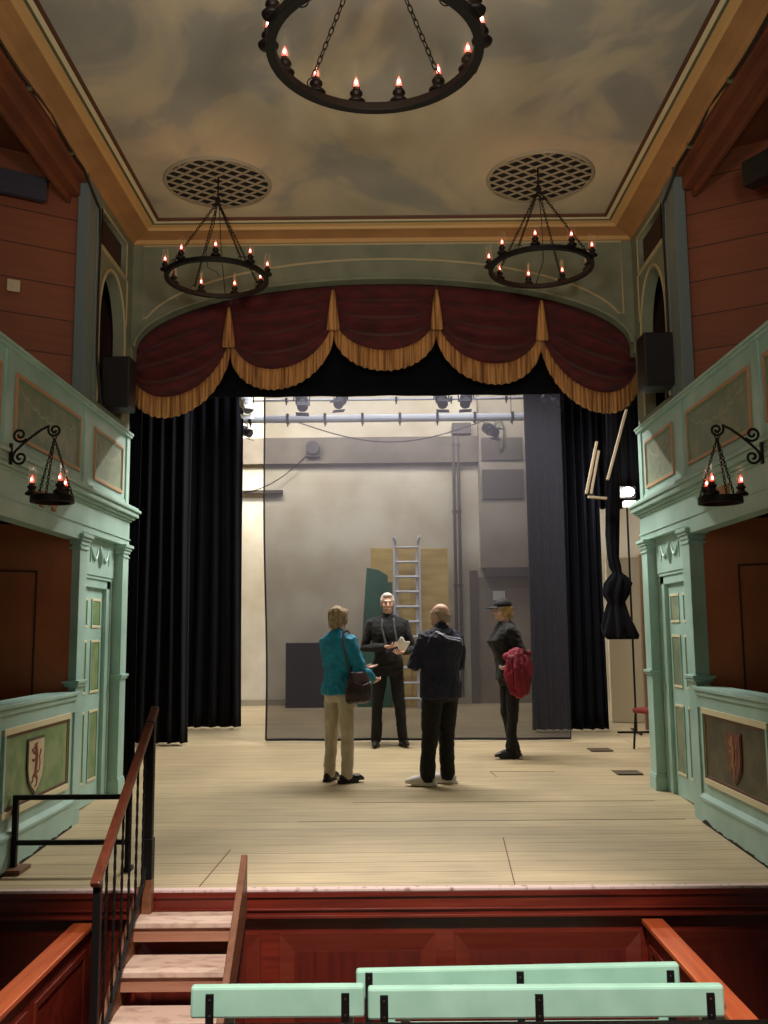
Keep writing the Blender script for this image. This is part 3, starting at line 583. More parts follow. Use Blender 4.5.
# ------------------------------------------------------------------ turquoise benches
def bench(label, x0, x1, y, zt, straps, dark=False, tilt=0.0):
    b = thing('bench', label, 'bench', ((x0+x1)/2, y+0.2, -1.0), 0, 'turquoise painted pit benches')
    L_ = x1-x0; ox = -(L_)/2
    def P(o): return o
    h = zt+1.0
    bm = BM(); beam(bm, (ox+0.004, -0.2, h-0.07+tilt), (-ox-0.004, -0.2, h-0.07-tilt*0), 0.055, 0.14); obj('back_rail', bm, TURQ, b, bevel=0.012)
    bm = BM(); box(bm, (ox+0.12, -0.18, h-0.44), (-ox-0.02, -0.15, h-0.30)); obj('back_slat', bm, TURQ, b, bevel=0.008)
    bm = BM(); box(bm, (ox+0.12, -0.16+0.01, 0.40), (-ox, 0.20, 0.44)); obj('seat', bm, TURQ, b, bevel=0.01)
    for xx in (ox+0.16, -ox-0.10):
        bm = BM(); box(bm, (xx, 0.12, 0), (xx+0.045, 0.17, 0.40)); obj('leg', bm, TURQ, b, bevel=0.005)
        bm = BM(); beam(bm, (xx+0.02, -0.13, 0), (xx+0.02, -0.165, h-0.1), 0.045, 0.03, (0, 1, 0)); obj('leg', bm, TURQ, b, bevel=0.005)
    for sx in straps:
        bm = BM(); x = sx-(x0+x1)/2; box(bm, (x-0.019, -0.2365, h-0.42), (x+0.019, -0.227, h-0.028)); box(bm, (x-0.019, -0.235, h-0.42), (x+0.019, -0.17, h-0.41))
        so = obj('strap', bm, IRON, b, bevel=0.002)
        for zz in (0.055, 0.125, 0.30):
            bm = BM(); g = bmesh.ops.create_cone(bm, cap_ends=True, segments=10, radius1=0.006, radius2=0.004, depth=0.004, matrix=Matrix.Translation((x, -0.2385, h-zz)) @ Matrix.Rotation(PI/2, 4, 'X')); obj('screw', bm, mat('dull_steel', rgb(120, 118, 112), 0.4, metal=1.0), so)
    return b
bench('short turquoise bench back, nearest the wooden steps', -0.915, -0.098, 4.6, -0.064, (-0.82, -0.19))
bench('long turquoise bench back in the front row beside the short one', -0.090, 1.575, 4.6, -0.075, (-0.01, 0.709, 1.503))
bench('turquoise bench back in the row behind, nearest the stage', -0.16, 1.505, 5.05, -0.13, (-0.09, 0.683, 1.45), tilt=-0.02)

# gallery front rail in the foreground
bm = BM(); box(bm, (-2.4, 1.60, 0.84), (2.4, 1.72, 0.898)); g = struct('trim_gallery_front_rail', bm, BLACK, 'dark rail in front of the viewer', bevel=0.006)

# ------------------------------------------------------------------ grilles and chandeliers
GRL = mat('grille_paint', rgb(158, 150, 128), 0.6); VOID = mat('grille_void', rgb(5, 5, 7), 0.9)
def grille(label):
    g = thing('ceiling_grille', label, 'grille', (0, 0, 0), 0, 'round ceiling grilles')
    bm = BM(); lathe(bm, [(0.455, 0.0), (0.455, -0.004), (0.001, -0.004)], n=40); obj('void', bm, VOID, g)
    bm = BM(); tube(bm, [(0.475*math.cos(2*PI*k/48), 0.475*math.sin(2*PI*k/48), -0.006) for k in range(48)], 0.020, 6, closed=True, flat=0.5); obj('rim', bm, GRL, g)
    bm = BM()
    for a in (math.radians(38), math.radians(-38)):
        d = V((math.cos(a), math.sin(a), 0)); n_ = V((-d.y, d.x, 0))
        for k in range(-4, 5):
            o_ = k*0.106; hl = math.sqrt(max(0, 0.46**2-o_**2)); 
            if hl > 0.05: beam(bm, n_*o_-d*hl+V((0, 0, -0.012)), n_*o_+d*hl+V((0, 0, -0.012)), 0.015, 0.012)
    obj('lattice', bm, GRL, g); return g
ga = grille('round lattice ceiling grille above the left chandelier'); ga.location = (-1.49, 8.02, ZI)
gb = copy_tree(ga); gb['label'] = 'round lattice ceiling grille above the right chandelier'; gb.location = (1.44, 7.97, ZI)

FLAME = emis('candle_glow', (1.0, 0.06, 0.035, 1), 2.0); CORE = emis('candle_core', (1.0, 0.62, 0.48, 1), 10.0); UNLIT = mat('unlit_bulb', rgb(60, 20, 16), 0.3)
CHIM = seemix('chimney_glass', (1, 0.95, 0.9, 1), 0.10, 0.12, glossy=True)
CUP = mat('candle_cup_iron', rgb(16, 8, 8), 0.5, spec=0.3)
def candle(parent, loc, sc=1.0, lit=True, chim=True):
    bm = BM(); lathe(bm, [(0.010, 0.0), (0.040, 0.004), (0.044, 0.014), (0.030, 0.028), (0.022, 0.034), (0.022, 0.045), (0.030, 0.052), (0.028, 0.062), (0.020, 0.066), (0.018, 0.082), (0.004, 0.083)], n=14)
    c = obj('candle_cup', bm, CUP, parent, smooth=True); c.location = loc; c.scale = (sc,)*3
    bm = BM(); lathe(bm, [(0.008, 0.080), (0.0135, 0.092), (0.013, 0.106), (0.008, 0.122), (0.003, 0.134), (0.0005, 0.138)], n=12); obj('flame_bulb', bm, FLAME if lit else UNLIT, c, smooth=True)
    if lit:
        bm = BM(); ellip(bm, (0, -0.0125, 0.104), (0.006, 0.004, 0.011), nu=10, nv=8); obj('bulb_filament', bm, CORE, c, smooth=True)
    if chim:
        bm = BM(); prof_ = [(0.028, 0.064), (0.034, 0.09), (0.033, 0.12), (0.027, 0.16), (0.026, 0.20)]; rings = []
        for r, z in prof_: rings.append([bm.verts.new((r*math.cos(2*PI*k/16), r*math.sin(2*PI*k/16), z)) for k in range(16)])
        for i in range(len(rings)-1):
            for k in range(16): bm.faces.new((rings[i][k], rings[i][(k+1)%16], rings[i+1][(k+1)%16], rings[i+1][k]))
        o = obj('glass_chimney', bm, CHIM, c, smooth=True); o.visible_shadow = True
    return c
def chain_mesh(bm, p, q, link=0.045, r=0.0035):
    p, q = V(p), V(q); L_ = (q-p).length; n = max(2, int(L_/(link*0.72))); d = (q-p).normalized(); u = d.orthogonal().normalized(); w_ = d.cross(u)
    for i in range(n):
        c = p+d*(L_*(i+0.5)/n); a = u if i % 2 == 0 else w_
        tube(bm, [c+d*(link*0.5*math.sin(2*PI*k/10))+a*(link*0.24*math.cos(2*PI*k/10)) for k in range(10)], r, 5, closed=True)
def chandelier(label, loc, R, n, a0, top, unlit=(), sc=1.0, nch=4, link=0.04, rodtop=None):
    t = thing('ring_chandelier', label, 'chandelier', loc, 0, 'iron ring chandeliers')
    bm = BM(); N = 64; rings = []
    for k in range(N):
        a = 2*PI*k/N; c, s_ = math.cos(a), math.sin(a)
        rings.append([bm.verts.new((c*r_, s_*r_, z)) for r_, z in ((R-0.020*sc, -0.019*sc), (R+0.020*sc, -0.019*sc), (R+0.020*sc, 0.019*sc), (R-0.020*sc, 0.019*sc))])
    for k in range(N):
        for j in range(4): bm.faces.new((rings[k][j], rings[k][(j+1)%4], rings[(k+1)%N][(j+1)%4], rings[(k+1)%N][j]))
    obj('ring', bm, IRON, t, bevel=0.003)
    for k in range(n):
        a = math.radians(a0+360.0*k/n); x, y = R*math.sin(a), R*math.cos(a)
        candle(t, (x*1.03, y*1.03, 0.018*sc), sc, k not in unlit)
    for k in range(nch):
        a = math.radians(a0+360/n*0.5+360.0*k/nch+20); x, y = R*0.97*math.sin(a), R*0.97*math.cos(a)
        bm = BM(); chain_mesh(bm, (x, y, 0.045*sc), (0, 0, top-0.03), link, 0.0036*sc)
        tube(bm, [(x+0.030*sc*math.cos(q*PI/6), y, 0.035*sc+0.030*sc*math.sin(q*PI/6)) for q in range(12)], 0.0035*sc, 5, closed=True)
        obj('chain', bm, IRON, t)
    bm = BM(); lathe(bm, [(0.008, top+0.02), (0.022, top), (0.026, top-0.03), (0.012, top-0.06), (0.004, top-0.07)], n=12); tube(bm, [(0, 0, top), (0, 0, rodtop or top+0.2)], 0.008, 6)
    obj('hanging_hub', bm, IRON, t, smooth=True)
    return t
def wire_loop(t, pts):
    bm = BM(); tube(bm, pts, 0.004, 5); obj('cable', bm, IRON, t)
cl = chandelier('iron ring chandelier on the left, in front of the swagged valance', (-1.45, 7.83, 4.66), 0.432, 9, 11, 0.74, unlit=(7,), rodtop=0.94)
wire_loop(cl, [(0, 0, 0.72), (-0.03, 0, 0.5), (-0.10, 0, 0.25), (-0.08, 0, 0.10), (0.0, 0, 0.06), (0.02, 0, 0.02)]); wire_loop(cl, [(0.01, 0, 0.72), (0.015, 0.1, 0.3), (0.0, 0.43, 0.0)])
cr = chandelier('iron ring chandelier on the right, in front of the swagged valance', (1.375, 7.71, 4.68), 0.432, 9, -5, 0.74, unlit=(2,), rodtop=0.91)
wire_loop(cr, [(0, 0, 0.72), (0.02, 0.0, 0.4), (0.04, 0.1, 0.1), (0.02, 0.43, 0.0)])
cc = chandelier('largest iron ring chandelier, hanging nearest at the top centre', (-0.018, 4.78, 4.765), 0.575, 14, -12, 0.80, sc=1.35, nch=4, link=0.052, rodtop=0.94)
for ch_ in cc.children:
    if ch_.name.startswith('chain'): bpy.data.objects.remove(ch_)
for a in (46, -46, 134, -134):
    x, y = 0.575*0.9*math.sin(math.radians(a)), 0.575*0.9*math.cos(math.radians(a))
    bm = BM(); chain_mesh(bm, (x, y, 0.07), (0, 0, 0.77), 0.055, 0.004)
    tube(bm, [(x+0.034*math.cos(q*PI/6), y, 0.035+0.034*math.sin(q*PI/6)) for q in range(12)], 0.004, 5, closed=True); obj('chain', bm, IRON, cc)
for (x, y, z) in ((-1.45, 7.83, 4.95), (1.38, 7.71, 4.98), (-0.018, 4.78, 4.98)):
    point('candle_glow_light', (x, y, z), 5, (1.0, 0.45, 0.2), 0.35)

# ------------------------------------------------------------------ wall sconces
def sconce(label, s, loc):
    t = thing('wall_sconce', label, 'sconce', loc, 0, 'scrolled wall sconces')
    X = lambda d: -s*d      # distance from the wall into the room
    def P(d, z): return (X(d), 0, z)
    def spiral(cx_, cz, r0_, r1_, a0, a1, n=18): return [(cx_+(r0_+(r1_-r0_)*i/n)*math.cos(math.radians(a0+(a1-a0)*i/n)), cz+(r0_+(r1_-r0_)*i/n)*math.sin(math.radians(a0+(a1-a0)*i/n))) for i in range(n+1)]
    bm = BM()
    sp1 = spiral(0.275, 0.115, 0.008, 0.046, 360, -220)      # tip scroll
    body = sp1 + [(0.19, 0.12), (0.13, 0.075), (0.07, 0.025), (0.025, -0.02)]
    low = spiral(0.055, -0.065, 0.052, 0.009, 130, 640)
    tube(bm, [P(d, z) for d, z in body+low], 0.0085, 7)
    upp = [(0.10, 0.048)] + spiral(0.050, 0.085, 0.050, 0.009, -35, -560)
    tube(bm, [P(d, z) for d, z in upp], 0.0085, 7)
    obj('scroll_bracket', bm, IRON, t, smooth=True)
    bm = BM(); box(bm, (X(-0.012), -0.015, -0.11), (X(0.004), 0.015, 0.03)); obj('wall_plate', bm, IRON, t, bevel=0.002)
    rz_ = -0.34; rc = (0.275, rz_); R = 0.125
    bm = BM()
    N = 40; rings = []
    for k in range(N):
        a = 2*PI*k/N; rings.append([bm.verts.new((X(rc[0])+math.cos(a)*r_, math.sin(a)*r_, rz_+z)) for r_, z in ((R-0.012, -0.022), (R+0.012, -0.022), (R+0.012, 0.022), (R-0.012, 0.022))])
    for k in range(N):
        for j in range(4): bm.faces.new((rings[k][j], rings[k][(j+1)%4], rings[(k+1)%N][(j+1)%4], rings[(k+1)%N][j]))
    obj('ring', bm, IRON, t, bevel=0.002)
    for a in (90+s*20, 210+s*20, 330+s*20):
        ar = math.radians(a); candle(t, (X(rc[0])+math.cos(ar)*R*1.02, math.sin(ar)*R*1.02, rz_+0.022), 1.0)
        a2 = ar+PI/3; bm = BM(); chain_mesh(bm, (X(rc[0])+math.cos(a2)*R, math.sin(a2)*R, rz_+0.02), (X(rc[0]), 0, 0.06), 0.03, 0.003); obj('chain', bm, IRON, t)
    bm = BM(); tube(bm, [(X(rc[0])+0.016*math.cos(q*PI/6), 0, 0.075+0.022*math.sin(q*PI/6)) for q in range(12)], 0.0035, 5, closed=True); obj('hook', bm, IRON, t)
    point('sconce_glow_light', (loc[0]+X(rc[0]), loc[1], loc[2]+rz_+0.2), 0.5, (1.0, 0.4, 0.2), 0.1)
    return t
sconce('three candle iron wall sconce on the left gallery parapet', -1, (-2.405, 5.92, 2.775))
sconce('three candle iron wall sconce on the right gallery parapet', 1, (2.405, 5.82, 2.715))

# ------------------------------------------------------------------ loudspeakers, vent, switch, cables
def speaker(label, loc, s, sc=1.0):
    t = thing('loudspeaker', label, 'loudspeaker', loc, 0, 'black side loudspeakers')
    bm = BM(); box(bm, (-0.13, -0.12, -0.24), (0.13, 0.12, 0.24)); obj('cabinet', bm, BLACK, t, bevel=0.01)
    bm = BM(); box(bm, (-0.118, -0.128, -0.228), (0.118, -0.119, 0.228)); obj('grille', bm, mat('speaker_grille', rgb(24, 23, 25), 0.8), t, bevel=0.003)
    bm = BM(); beam(bm, (s*0.08, 0.0, -0.10), (s*0.30, 0.05, -0.10), 0.03, 0.03); beam(bm, (s*0.08, 0, 0.10), (s*0.3, 0.05, 0.10), 0.03, 0.03); obj('bracket', bm, IRON, t); return t
speaker('black loudspeaker fixed below the left arched niche', (-2.44, 8.35, 3.85), -1)
speaker('black loudspeaker fixed below the right arched niche', (2.385, 7.9, 3.88), 1)
BLUEV = mat('dark_blue_vent', rgb(60, 58, 70), 0.7)
bm = BM(); box(bm, (0.0, -0.06, -0.10), (0.8, 0.0, 0.10)); 
for k in range(5): box(bm, (0.01, -0.068, -0.085+k*0.038), (0.79, -0.06, -0.07+k*0.038))
o = obj('wall_vent', bm, BLUEV, bevel=0.003); tag(o, 'dark slatted vent high on the left orange partition', 'vent')
o.location = (-3.50, 6.965, 5.25); o.rotation_euler = (0, 0, math.atan2(0.51, 0.86))
bm = BM(); box(bm, (-0.05, -0.012, -0.05), (0.05, 0, 0.05)); box(bm, (-0.018, -0.016, -0.02), (0.018, -0.012, 0.02)); o = obj('switch_plate', bm, mat('cream_plastic', rgb(206, 190, 160), 0.4), bevel=0.003); tag(o, 'small cream switch plate on the left orange partition', 'switch')
o.location = (-3.02, 7.31, 4.41); o.rotation_euler = (0, 0, math.atan2(0.51, 0.86))
# dark stage lantern on a bracket high on the right
t = thing('stage_lantern', 'dark stage lantern bracketed high in the right gallery', 'stage lantern', (3.02, 6.75, 5.02), 0.5)
bm = BM(); tube(bm, [(-0.10, 0, 0.0), (0.12, 0, 0.05)], [0.10, 0.085], 14); box(bm, (0.10, -0.09, -0.06), (0.30, 0.09, 0.16)); obj('body', bm, BLACK, t, bevel=0.006)
bm = BM(); box(bm, (-0.22, -0.12, -0.10), (-0.10, 0.12, 0.10)); obj('barn_door', bm, BLACK, t, bevel=0.004)
bm = BM(); tube(bm, [(0.1, -0.11, 0.05), (0.1, -0.12, 0.30), (0.1, 0.12, 0.30), (0.1, 0.11, 0.05)], 0.012, 6); obj('yoke', bm, IRON, t)
for s, side in ((-1, 'left'), (1, 'right')):
    bm = BM(); pts = [(s*2.50, y, 5.50-0.05*abs(math.sin((y)*2.4))-0.02*(y < 4)) for y in [1.0+0.2*k for k in range(33)]] + [(s*2.49, 7.48, 5.40), (s*2.488, 7.80, 5.30), (s*2.488, 7.84, 5.0), (s*2.488, 7.83, 4.5), (s*2.488, 7.84, 4.0), (s*2.46, 7.9, 3.56)]
    tube(bm, pts, 0.012, 6); c = obj('black_cable', bm, BLACK); tag(c, 'black cable clipped along the %s beam and down the blue grey post' % side, 'cable', 'cables beside the ceiling')
    for y in (5.2, 6.2, 7.1, 7.5):
        bm = BM(); box(bm, (s*2.485-0.004, y-0.008, 5.43), (s*2.52, y+0.008, 5.475)); obj('cable_clip', bm, GLINE, c)

# ------------------------------------------------------------------ valance
def crimson():
    m = mat('crimson_velvet', rgb(90, 20, 26), 0.85, rgb(60, 13, 18), 5.0, (1, 1, 3), bump=0.15, bscale=30, sheen=0.25); return m
CRIM = crimson()
def fringe_mat():
    m = bpy.data.materials.new('gold_fringe'); m.use_nodes = True; nt = m.node_tree; L = nt.links; b = nt.nodes['Principled BSDF']; b.inputs['Roughness'].default_value = 0.75
    tc = nt.nodes.new('ShaderNodeTexCoord'); mp = nt.nodes.new('ShaderNodeMapping'); mp.inputs['Scale'].default_value = (34, 1, 1.0); L.new(tc.outputs['Object'], mp.inputs[0])
    n = nt.nodes.new('ShaderNodeTexNoise'); n.inputs['Scale'].default_value = 1.6; n.inputs['Detail'].default_value = 3; L.new(mp.outputs[0], n.inputs['Vector'])
    r = nt.nodes.new('ShaderNodeValToRGB'); r.color_ramp.elements[0].position = 0.32; r.color_ramp.elements[0].color = rgb(116, 72, 36); r.color_ramp.elements[1].position = 0.6; r.color_ramp.elements[1].color = rgb(204, 150, 90)
    L.new(n.outputs['Fac'], r.inputs[0]); L.new(r.outputs[0], b.inputs['Base Color']); MATS['gold_fringe'] = m; return m
FRG = fringe_mat()
cusps = [(-2.60, 4.15), (-1.562, 4.43), (-0.503, 4.60), (0.547, 4.595), (1.612, 4.47), (2.60, 4.13)]
lows = [3.745, 4.015, 4.195, 4.045, 3.755]
va = thing('swagged_valance', 'crimson swagged valance with gold fringe hanging in the proscenium arch', 'valance', (0, 9.2, 4.4))
FH = 0.21
for i in range(5):
    (xa, za), (xb, zb) = cusps[i], cusps[i+1]; lo = lows[i]
    def edge(u, xa=xa, za=za, xb=xb, zb=zb, lo=lo):
        zl = za*(1-u)+zb*u; sag = (za+zb)/2-lo; return zl-sag*(4*u*(1-u))**0.52
    def cloth(u, v, xa=xa, xb=xb):
        x = xa+(xb-xa)*u; e = edge(u)+FH; tz = min(archz(max(-2.499, min(2.499, x)))+0.16, 5.3); z = tz+(e-tz)*v
        b = math.sin(PI*u)**0.6; fold = math.sin(v*2*PI*4.5+2.0*math.sin(PI*u))
        y = 9.20-0.07*b*v-0.045*fold*b*(0.35+0.65*v)+0.02*(1-b); return (x, y, z)
    bm = BM(); sheet(bm, 40, 44, cloth); o = obj('swag', bm, CRIM, va, smooth=True); ploc(o, va); solid(o, 0.006)
    def fr(u, v, xa=xa, xb=xb):
        x = xa+(xb-xa)*u; e = edge(u); b = math.sin(PI*u)**0.6
        fold = math.sin(2*PI*4.5+2.0*math.sin(PI*u)); y0 = 9.20-0.07*b-0.045*fold*b+0.02*(1-b)
        return (x, y0-0.012+0.006*math.sin(u*150), e+FH*1.02-(FH*1.02)*v+(0.006*math.sin(u*95+i) if v > 0.9 else 0))
    bm = BM(); sheet(bm, 160, 4, fr); f = obj('fringe', bm, FRG, o, smooth=True); solid(f, 0.008); f.matrix_parent_inverse = o.matrix_parent_inverse.copy(); f.matrix_parent_inverse = Matrix.Translation(va.location).inverted() @ Matrix.Identity(4)
    f.matrix_parent_inverse = Matrix.Identity(4)
for (x, z) in cusps[1:5]:
    bm = BM(); n = 20; rings = []
    for k, (zz, hw) in enumerate(((z+0.42, 0.016), (z+0.30, 0.034), (z+0.16, 0.050), (z+0.03, 0.062), (z+0.005, 0.058))):
        rings.append([bm.verts.new((x+hw*math.cos(2*PI*j/n)*(1+0.08*math.cos(j*2.5)), 9.10+0.022*math.sin(2*PI*j/n), zz)) for j in range(n)])
    for a in range(4):
        for j in range(n): bm.faces.new((rings[a][j], rings[a][(j+1)%n], rings[a+1][(j+1)%n], rings[a+1][j]))
    bm.faces.new(rings[0]); bm.faces.new(rings[-1]); ploc(obj('gold_tail', bm, FRG, va, smooth=True), va)

# ------------------------------------------------------------------ black drapes
DRAPE = mat('black_drape', rgb(17, 17, 24), 0.85, rgb(12, 12, 18), 2.0, (3, 3, 0.4), sheen=0.05, spec=0.1)
DRAPB = mat('blue_black_drape', rgb(26, 28, 42), 0.85, rgb(17, 19, 30), 2.0, (3, 3, 0.4), sheen=0.05, spec=0.1)
def drape(name, label, cat, x0, x1, y, z0, z1, folds, amp=0.05, m=None, group='black stage drapes', ya=0.0, seed=0, gather=0.0):
    bm = BM(); rnd = random.Random(seed); ph = rnd.random()*6; k2 = rnd.uniform(1.6, 2.4)
    def fn(u, v):
        x = x0+(x1-x0)*u; zb = z0(x, y+ya*u) if callable(z0) else z0
        a = amp*(0.55+0.45*(1-v))
        yy = y+ya*u+a*math.sin(u*folds*2*PI+ph+0.5*math.sin(v*2.5+u*5))+a*0.45*math.sin(u*folds*2*PI*k2+ph*2+v)
        return (x+0.02*math.sin(v*3+u*9)*(1-v)+gather*0, yy, zb+(z1-zb)*v)
    sheet(bm, int(max(40, folds*14)), 20, fn); o = obj(name, bm, m or DRAPE, None, smooth=True); solid(o, 0.006); tag(o, label, cat, group); return o
fl_ = lambda off: (lambda x, y: fz(y)+off)
drape('border_drape', 'black border drape hanging flat behind the swagged valance', 'drape', -3.6, 3.6, 9.60, 4.045, 6.29, 9, 0.015, seed=1)
drape('leg_drape', 'narrow black leg drape right behind the left proscenium pillar', 'drape', -3.15, -2.47, 9.35, fl_(0.02), 5.2, 5, 0.035, seed=2)
drape('leg_drape', 'long black leg drape second from the left pillar, hem nearer the viewer', 'drape', -3.75, -2.50, 11.85, fl_(0.03), 5.6, 8, 0.07, seed=3)
drape('leg_drape', 'black leg drape on the left beside the bare cream wall', 'drape', -3.6, -2.06, 13.3, fl_(0.03), 6.0, 9, 0.07, seed=4)
drape('leg_drape', 'blue black drape hanging behind the right edge of the gauze', 'drape', 1.95, 2.96, 12.75, fl_(0.03), 6.0, 8, 0.06, DRAPB, seed=5)
drape('leg_drape', 'black drape with loose folds high on the right behind the diagonal battens', 'drape', 2.72, 3.75, 12.9, 3.25, 6.31, 8, 0.08, seed=6)
drape('leg_drape', 'black drape strip right behind the right proscenium pillar', 'drape', 2.80, 3.20, 9.5, 1.45, 5.2, 4, 0.03, seed=8)
# knotted hanging drape on the right
bm = BM(); prof_ = [(6.28, 0.07), (5.0, 0.06), (4.2, 0.07), (3.55, 0.085), (3.2, 0.085), (2.8, 0.08), (2.5, 0.07), (2.38, 0.07), (2.30, 0.05), (2.24, 0.10), (2.16, 0.15), (2.02, 0.15), (1.92, 0.09), (1.80, 0.12), (1.62, 0.18), (1.50, 0.20), (1.45, 0.16)]
n = 56; rings = []
for i, (z, r) in enumerate(prof_):
    cx_ = 2.965+0.03*math.sin(i*0.9)+(0.02 if z < 2.0 else 0); rings.append([bm.verts.new((cx_+r*(1+(0.12 if z > 2.4 else 0.26)*math.sin(j*2*PI/n*7+i*0.5)+0.15*math.sin(j*2*PI/n*3-i))*math.cos(2*PI*j/n), 12.0+r*0.55*(1+(0.12 if z > 2.4 else 0.26)*math.sin(j*2*PI/n*7+i*0.5)+0.15*math.sin(j*2*PI/n*3-i))*math.sin(2*PI*j/n), z)) for j in range(n)])
for a in range(len(rings)-1):
    for j in range(n): bm.faces.new((rings[a][j], rings[a][(j+1)%n], rings[a+1][(j+1)%n], rings[a+1][j]))
bm.faces.new(rings[0]); bm.faces.new(rings[-1]); o = obj('knotted_drape', bm, DRAPE, smooth=True); tag(o, 'black drape tied in a knot, hanging in the right wing before a cream flat', 'drape')
# gauze
GAUZE = seemix('grey_gauze', rgb(66, 65, 74), 0.70)
HEM = mat('gauze_hem', rgb(24, 22, 24), 0.9)
bm = BM(); gx0, gx1, gy = -1.53, 2.30, 12.0
def gz(u, v):
    x = gx0+(gx1-gx0)*u+0.02*(1-v)*math.sin(v*9)*(1-u); return (x-0.07*v*(1-u), gy-0.12*u+0.025*math.sin(u*21+v), fz(gy)+0.035+(5.9-fz(gy))*v)
sheet(bm, 60, 16, gz); ga_ = obj('stage_gauze', bm, GAUZE, smooth=True); tag(ga_, 'large see-through grey gauze cloth hanging across the middle of the stage', 'gauze')
bm = BM(); tube(bm, [gz(i/60, 0.0) for i in range(61)], 0.016, 6); obj('bottom_hem', bm, HEM, ga_)
bm = BM(); tube(bm, [gz(0, i/16) for i in range(17)], 0.013, 6); obj('side_hem', bm, HEM, ga_)
bm = BM(); tube(bm, [gz(1, i/16) for i in range(17)], 0.006, 6); obj('side_hem', bm, HEM, ga_)

# ------------------------------------------------------------------ lighting bars and lanterns over the stage
ALU = mat('aluminium', rgb(196, 196, 200), 0.35, metal=0.7)
WHT = mat('white_enamel', rgb(232, 232, 228), 0.4)
def bar(label, x0, x1, y, z, r=0.045, m=ALU, clamps=8):
    bm = BM(); tube(bm, [(x0, y, z), (x1, y, z)], r, 12); o = obj('lighting_bar', bm, m, smooth=False); tag(o, label, 'lighting bar', 'lighting bars over the stage')
    for k in range(clamps):
        x = x0+(x1-x0)*(k+0.5)/clamps; bm = BM(); box(bm, (x-0.02, y-r-0.012, z-r-0.012), (x+0.02, y+r+0.012, z+r+0.012)); tube(bm, [(x, y, z-r), (x, y, z-r-0.06)], 0.012, 6); obj('clamp', bm, BLACK, o, bevel=0.003)
    for x in (x0+0.3, x1-0.3):
        bm = BM(); tube(bm, [(x, y, z+r), (x, y, 6.3)], 0.006, 5); obj('suspension_wire', bm, IRON, o)
    return o
bar('thick bright metal lighting bar crossing the stage behind the gauze', -2.35, 2.25, 14.0, 4.83, 0.06, WHT)
bar('thin dark lighting bar hanging above the bright one', -2.9, 2.4, 13.0, 5.05, 0.024, IRON, 6)
bar('short thin bar over the right wing carrying two small lanterns', 1.95, 3.2, 12.4, 4.86, 0.02, IRON, 2)
bar('upper thin lighting bar deeper on the stage', -2.9, 2.4, 14.6, 5.28, 0.022, ALU, 6)
def lantern(label, loc, rz=0.0, tilt=0.6, sc=1.0, m=BLACK, group='stage lanterns on the bars'):
    t = thing('stage_lantern', label, 'stage lantern', loc, rz, group)
    R = Matrix.Rotation(tilt, 3, 'X')
    def T(bm):
        for v in bm.verts: v.co = (R @ (v.co*sc))+V((0, 0, -0.14*sc))
    bm = BM(); tube(bm, [(0, 0.12, 0), (0, 0.10, 0), (0, -0.02, 0), (0, -0.04, 0), (0, -0.13, 0)], [0.05, 0.07, 0.075, 0.062, 0.062], 14); T(bm); obj('body', bm, m, t)
    bm = BM()
    tube(bm, [(0, -0.125, 0), (0, -0.134, 0)], 0.056, 14); T(bm); obj('lens', bm, mat('lens_glass', rgb(90, 96, 110), 0.1), t)
    bm = BM(); tube(bm, [(-0.09*sc, 0, -0.14*sc), (-0.09*sc, 0, -0.02*sc), (0.09*sc, 0, -0.02*sc), (0.09*sc, 0, -0.14*sc)], 0.008*sc, 6); tube(bm, [(0, 0, -0.02*sc), (0, 0, 0.03*sc)], 0.012*sc, 6); obj('yoke', bm, IRON, t)
    bm = BM()
    for sg in (-1, 1): box(bm, (-0.075, -0.20, sg*0.07-0.003), (0.075, -0.13, sg*0.07+0.003))
    T(bm); obj('barn_door', bm, m, t); return t
lantern('black lantern hanging nearest the left edge of the gauze top', (-1.18, 13.0, 5.03), 0.2, 0.8, 1.25)
lantern('black lantern second along the thin dark bar', (-0.62, 13.0, 5.03), -0.3, 0.7, 1.15)
lantern('black lantern just right of centre on the thin dark bar', (0.82, 13.0, 5.03), 0.1, 0.7, 1.2)
lantern('black lantern right of centre close to its twin on the thin bar', (1.17, 13.0, 5.03), -0.2, 0.7, 1.2)
lantern('black lantern above the yellowish rope coil', (1.62, 14.0, 4.80), 0.5, 0.5, 1.2)
lantern('small white lantern at the left end of the bright bar beside the black drape', (-1.98, 13.0, 5.03), 0.5, 0.9, 1.3, WHT)
lantern('small black lantern clipped under the left end of the bright bar', (-2.16, 14.0, 4.80), 1.1, 0.5, 1.05)
lantern('black lantern below the border close to the top of the blue black drape', (2.25, 12.4, 4.82), 0.8, 0.4, 1.0)
lantern('black lantern at the right under the border beside the last gold fringe', (2.72, 12.4, 4.83), 0.2, 0.5, 1.0)
bm = BM()
for k in range(5):
    tube(bm, [(1.78+(0.035+0.012*k)*math.cos(a), 13.98+0.012*k, 4.52+(0.20+0.012*k)*math.sin(a)) for a in [2*PI*j/20 for j in range(20)]], 0.009, 5, closed=True)
tube(bm, [(1.78, 13.98, 4.70), (1.74, 13.98, 4.9)], 0.012, 5); o = obj('rope_coil', bm, mat('cream_rope', rgb(206, 200, 160), 0.8)); tag(o, 'coil of cream rope hanging from the bright lighting bar', 'rope')
bm = BM(); tube(bm, [(-1.35+2.9*t, 14.0-0.05*math.sin(PI*t), 4.785-0.34*math.sin(PI*t)) for t in [i/20 for i in range(21)]], 0.008, 5); o = obj('slack_cable', bm, IRON); tag(o, 'thin dark cable sagging under the bright lighting bar', 'cable')
bm = BM(); tube(bm, [(-2.5+1.2*t, 16.27, 4.05+0.75*t**1.8) for t in [i/14 for i in range(15)]], 0.009, 5); o = obj('slack_cable', bm, IRON); tag(o, 'thin dark cable curving up to the round junction box on the rear wall', 'cable')
